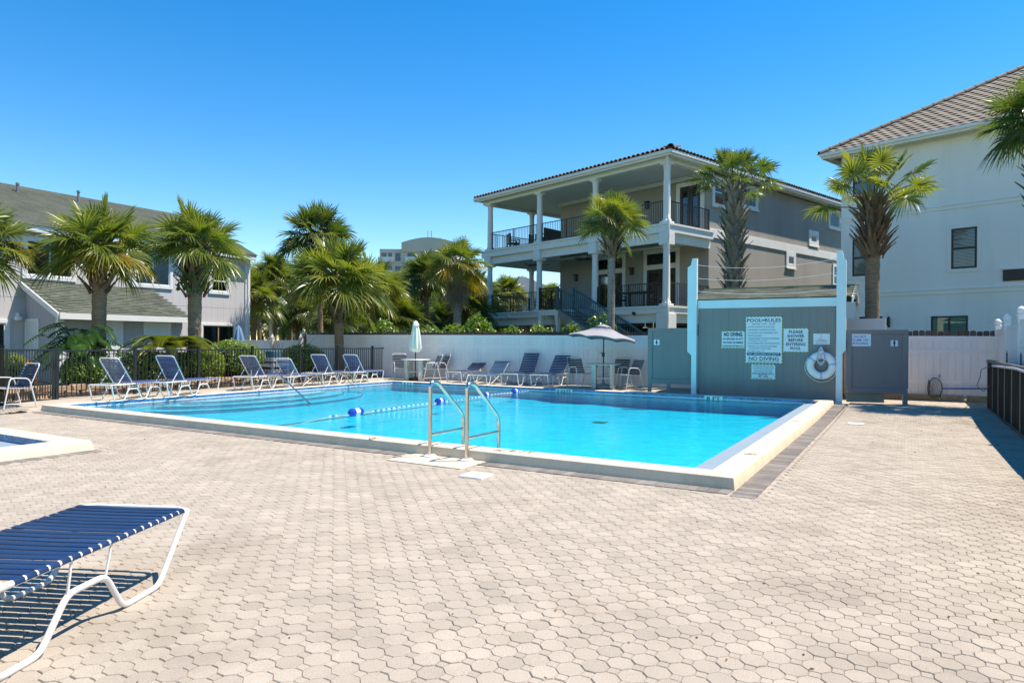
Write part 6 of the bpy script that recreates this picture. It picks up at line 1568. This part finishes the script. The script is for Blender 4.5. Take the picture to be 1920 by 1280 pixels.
# leafy shrubs
def leaf_shrub(label, c, rad, n, size, mat, seed, cat='shrub', shape='dome', name='hedge_shrub', core=True, group=None, stemmed=True, pointed=False):
    rr = random.Random(seed); t = thing(name, label, cat, (c[0], c[1], c[2]), rr.uniform(0, 3), group)
    mb = MB(); rx, ry, rz = rad
    lob = [(rr.uniform(0, 6.28), rr.uniform(-.2, .9), rr.uniform(.08, .2)) for _ in range(7)]
    for k in range(n):
        th = rr.uniform(0, 2 * PI); cz = rr.uniform(-.35, 1); s = math.sqrt(1 - cz * cz) if abs(cz) < 1 else 0
        bump = 1 + sum(h * math.exp(-4 * ((math.cos(th - a) - 1) ** 2 + (cz - b) ** 2)) for a, b, h in lob) - .1
        q = bump * (1 - .28 * rr.random() ** 1.6)
        d = Vector((s * math.cos(th), s * math.sin(th), cz)); p = Vector((d.x * rx * q, d.y * ry * q, max(.02, rz * .42 + d.z * rz * .6 * q)))
        u_ = Vector((rr.uniform(-1, 1), rr.uniform(-1, 1), rr.uniform(-.6, 1))).normalized(); nn = (d + u_ * .9).normalized()
        a1 = nn.cross(Vector((rr.uniform(-1, 1), rr.uniform(-1, 1), rr.uniform(-1, 1)))).normalized(); b1 = nn.cross(a1); L1 = size * rr.uniform(.7, 1.25); w1 = L1 * (.32 if pointed else .42)
        mb.add([p - a1 * L1 * .5, p + b1 * w1 + nn * w1 * .2, p + a1 * L1 * .5, p - b1 * w1 + nn * w1 * .2], [(0, 1, 2, 3)])
    f = mb.build('foliage', MT[mat], t, fix=False); f['kind'] = 'stuff'
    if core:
        cb = MB(); cb.lathe([(.3, 0), (.66, rz * .15), (.76, rz * .4), (.66, rz * .68), (.36, rz * .86), (.01, rz * .92)], 14); cb.v = [(x * rx, y * ry, z) for x, y, z in cb.v]; cb.build('light_block_core', MT['core'], t)  # dark solid added inside the foliage to block light, no real wood
    else:
        sb = MB()
        for k in range(7): a = rr.uniform(0, 6.28); sb.tube([(0.1 * math.cos(a), .1 * math.sin(a), 0), (rx * .4 * math.cos(a), ry * .4 * math.sin(a), rz * .5), (rx * .7 * math.cos(a), ry * .7 * math.sin(a), rz * .85)], .015, 5)
        sb.build('stem', MT['twig'], t)
    return t
HG = 'clipped hedge shrubs behind the left fence'
for i, (u, Y, rx, rz, lab) in enumerate(((163, 17.6, .72, .90, 'clipped round shrub nearest to the gate'), (283, 19.2, .80, 1.02, 'clipped shrub between the two nearest loungers'), (384, 20.4, .72, 1.06, 'clipped shrub below the second palm'), (437, 22.3, 1.0, 1.32, 'tallest clipped shrub, near the blue umbrella'), (567, 24.4, .95, 1.16, 'clipped shrub behind the slatted bin'), (330, 19.9, .55, .95, 'small clipped shrub behind the second lounger'))):
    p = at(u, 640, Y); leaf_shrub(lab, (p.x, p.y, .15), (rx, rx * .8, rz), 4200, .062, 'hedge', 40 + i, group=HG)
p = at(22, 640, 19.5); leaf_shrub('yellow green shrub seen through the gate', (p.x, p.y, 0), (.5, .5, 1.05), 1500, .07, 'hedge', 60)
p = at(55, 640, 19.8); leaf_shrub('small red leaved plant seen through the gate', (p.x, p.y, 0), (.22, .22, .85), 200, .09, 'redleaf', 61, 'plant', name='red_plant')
GG = 'broad leaved bushes behind the white fence'
for i, (u, Y, rx, rz, n, lab) in enumerate(((715, 28, .9, 2.35, 500, 'pale green bush rising above the fence right of the middle palms'), (752, 29, .6, 2.0, 300, 'small pale bush beside the brown umbrella'), (818, 26, .8, 1.95, 420, 'broad leaved bush at the foot of the ringed palm'), (852, 26.5, .8, 2.1, 480, 'broad leaved bush right of the ringed trunk'), (900, 25.5, .9, 2.35, 650, 'largest broad leaved bush at the left end of the columned house'), (955, 24.8, .8, 1.95, 420, 'bush under the columned house porch'), (1008, 24.3, .7, 2.1, 420, 'bush left of the spiky yucca'), (1066, 23.8, .6, 2.15, 380, 'bush right of the spiky yucca'), (1135, 23.6, .6, 2.3, 300, 'bush above the open umbrella'), (1100, 30, 1.4, 1.9, 500, 'dark bush below the house stairs'))):
    p = at(u, 640, Y); leaf_shrub(lab, (p.x, p.y, 0), (rx, rx * .7, rz), n * 2, .15, 'grape', 70 + i, 'bush', name='broadleaf_bush', core=False, group=GG)
# spiky yucca
def spiky(label, c, n, ln, w, mat, seed, zmin=.2):
    rr = random.Random(seed); t = thing('yucca_plant', label, 'plant', c); 
    lm = []
    for q in range(3):
        mb = MB(); vs = []
        for k in range(6):
            s = k / 5; ww = w * (1 - s) ** .7 * (1 if k else .7); vs += [(ln * s * .92, -ww, -.10 * s * s * (q + 1) * ln * .5), (ln * s * .92, ww, -.10 * s * s * (q + 1) * ln * .5 + .004)]
        mb.add(vs, [(2 * k, 2 * k + 1, 2 * k + 3, 2 * k + 2) for k in range(5)]); lm.append(mb.mesh('leaf', MT[mat], fix=False))
    MB().lathe([(.09, 0), (.08, .3), (.02, .5)], 8).build('stem', MT['twig'], t)
    for k in range(n): obj('leaf', rr.choice(lm), t, (0, 0, .4 * rr.random()), (0, -rr.uniform(.5, 1.5), rr.uniform(0, 6.28)), rr.uniform(.7, 1.1))
p = at(1043, 640, 23.2); spiky('spiky green yucca behind the white fence', (p.x, p.y, .9), 46, 1.35, .035, 'yucca', 3)
p = at(790, 640, 27); spiky('spiky plant with long blades left of the closed cream umbrella', (p.x - .5, p.y, .9), 30, 1.3, .03, 'yucca', 5)
# split-leaf philodendron
def philo(label, c, R, n, seed):
    rr = random.Random(seed); t = thing('philodendron', label, 'plant', c, 0)
    def leafm(s_):
        mb = MB(); L_ = .48; 
        n_ = 9
        for side in (-1, 1):
            for k in range(n_):
                f = k / (n_ - 1); x = L_ * f * .85; a = side * (2.3 - 1.75 * f); l = .30 * (1 - .55 * f) * (.75 if k == 0 else 1); dx, dy = math.cos(a) * l, math.sin(a) * l; ww = .019
                mb.add([(x - ww, 0, -.1 * f * f), (x + ww, 0, -.1 * f * f), (x + dx * .6 + ww * 1.3, dy * .6, -.1 * f * f - .02), (x + dx, dy, -.1 * f * f - .10), (x + dx * .6 - ww * 1.1, dy * .6, -.1 * f * f - .02)], [(0, 1, 2, 3, 4)])
        mb.add([(0, -.05, 0), (L_ * .9, -.02, -.09), (L_ * 1.05, 0, -.13), (L_ * .9, .02, -.09), (0, .05, 0)], [(0, 1, 2, 3, 4)])
        return mb.mesh('leaf', MT['philo'], fix=False)
    lm = leafm(0)
    MB().tube([(0, 0, 0), (.1, .05, .5), (.0, .1, 1.0)], [.07, .06, .05], 8).build('stem', MT['twig'], t)
    for k in range(n):
        a = rr.uniform(0, 6.28); e = rr.uniform(.05, 1.3); l = R * rr.uniform(.55, 1.0) * (.6 + .4 * math.cos(e)); base = Vector((0, .05, rr.uniform(.5, 1.0)))
        tip = base + Vector((math.cos(a) * math.cos(e), math.sin(a) * math.cos(e), math.sin(e) * .8)) * l
        lf = obj('leaf', lm, t, tip, (rr.uniform(-.3, .3), rr.uniform(.1, .7), a), rr.uniform(.65, 1.0))
        mb = MB().tube([base, base.lerp(tip, .5) + Vector((0, 0, .12)), tip], [.014, .011, .008], 5).build('petiole', MT['philo'], t)
p = at(168, 640, 18.0); philo('large split-leaf plant in front of the left house, around the first palm trunk', (p.x - .15, p.y - .25, .25), 1.25, 62, 8)
# sago palm
def sago(label, c, R, n, seed):
    rr = random.Random(seed); t = thing('sago_palm', label, 'plant', c, 0)
    ms = []
    for q in range(3):
        mb = MB(); up = [1.35, 1.0, .62][q]; pts = []
        for k in range(15): s = k / 14; pts.append(Vector((s * math.cos(up * (1 - s * .7)), 0, s * math.sin(up * (1 - .7 * s)) * .9 - .28 * s * s)))
        mb.tube(pts[::2] + [pts[-1]], .010, 4)
        for k in range(2, 15):
            for h in (0, .33, .66):
                if k == 14 and h: continue
                p = pts[k].lerp(pts[min(14, k + 1)], h); s = (k + h) / 14; l = .24 * math.sin(PI * min(1, .18 + s * .80)) + .02
                for sd in (-1, 1):
                    tip = p + Vector((l * .5, sd * l * .85, .05 * l - .02)); w = Vector((.012, 0, .006)); mb.add([p - w, p + w, tip], [(0, 1, 2)])
        ms.append(mb.mesh('frond', MT['sago'], fix=False))
    MB().lathe([(.16, 0), (.18, .25), (.12, .45), (.03, .55)], 10).build('trunk', MT['bark'], t)
    for k in range(n):
        q = min(2, int(3 * k / n)); obj('frond', ms[q], t, (0, 0, .45), (rr.uniform(-.1, .1), 0, k * 2.4 + rr.uniform(-.2, .2)), R * rr.uniform(.88, 1.05))
p = at(322, 660, 19.3); sago('sago palm with arching feathery fronds before the left house', (p.x, p.y, .75), 1.35, 38, 4)
# fern-like growth on the second palm, bare twigs by the low fence
p = at(366, 545, 20.1); leaf_shrub('green fern tuft growing on the second palm trunk', (p.x - .1, p.y - .1, p.z - .15), (.42, .42, .7), 130, .13, 'philo', 90, 'fern', name='fern', core=False, pointed=True)
tw = thing('bare_shrub', 'bare twiggy shrub in front of the low white fence', 'shrub', (at(535, 640, 26.5).x, 26.5, .1)); rr = random.Random(2)
mb = MB()
for k in range(26): a = rr.uniform(0, 6.28); r_ = rr.uniform(.4, 1.2); mb.tube([(0.1 * math.cos(a), .1 * math.sin(a), 0), (.5 * r_ * math.cos(a), .4 * r_ * math.sin(a), .9), (r_ * math.cos(a), .5 * r_ * math.sin(a), rr.uniform(1.2, 1.75))], [.012, .008, .004], 4)
mb.build('stem', MT['twig'], tw)
# distant greenery closing the view behind the palms
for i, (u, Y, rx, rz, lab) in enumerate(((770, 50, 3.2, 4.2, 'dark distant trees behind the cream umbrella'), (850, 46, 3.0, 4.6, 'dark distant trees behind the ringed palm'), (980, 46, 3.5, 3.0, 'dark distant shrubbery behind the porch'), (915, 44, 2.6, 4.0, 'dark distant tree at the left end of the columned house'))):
    p = at(u, 640, Y); leaf_shrub(lab, (p.x, p.y, 0), (rx, rx * .6, rz), 2600, .30, 'leafd', 110 + i, 'trees', name='distant_tree', group='distant greenery')
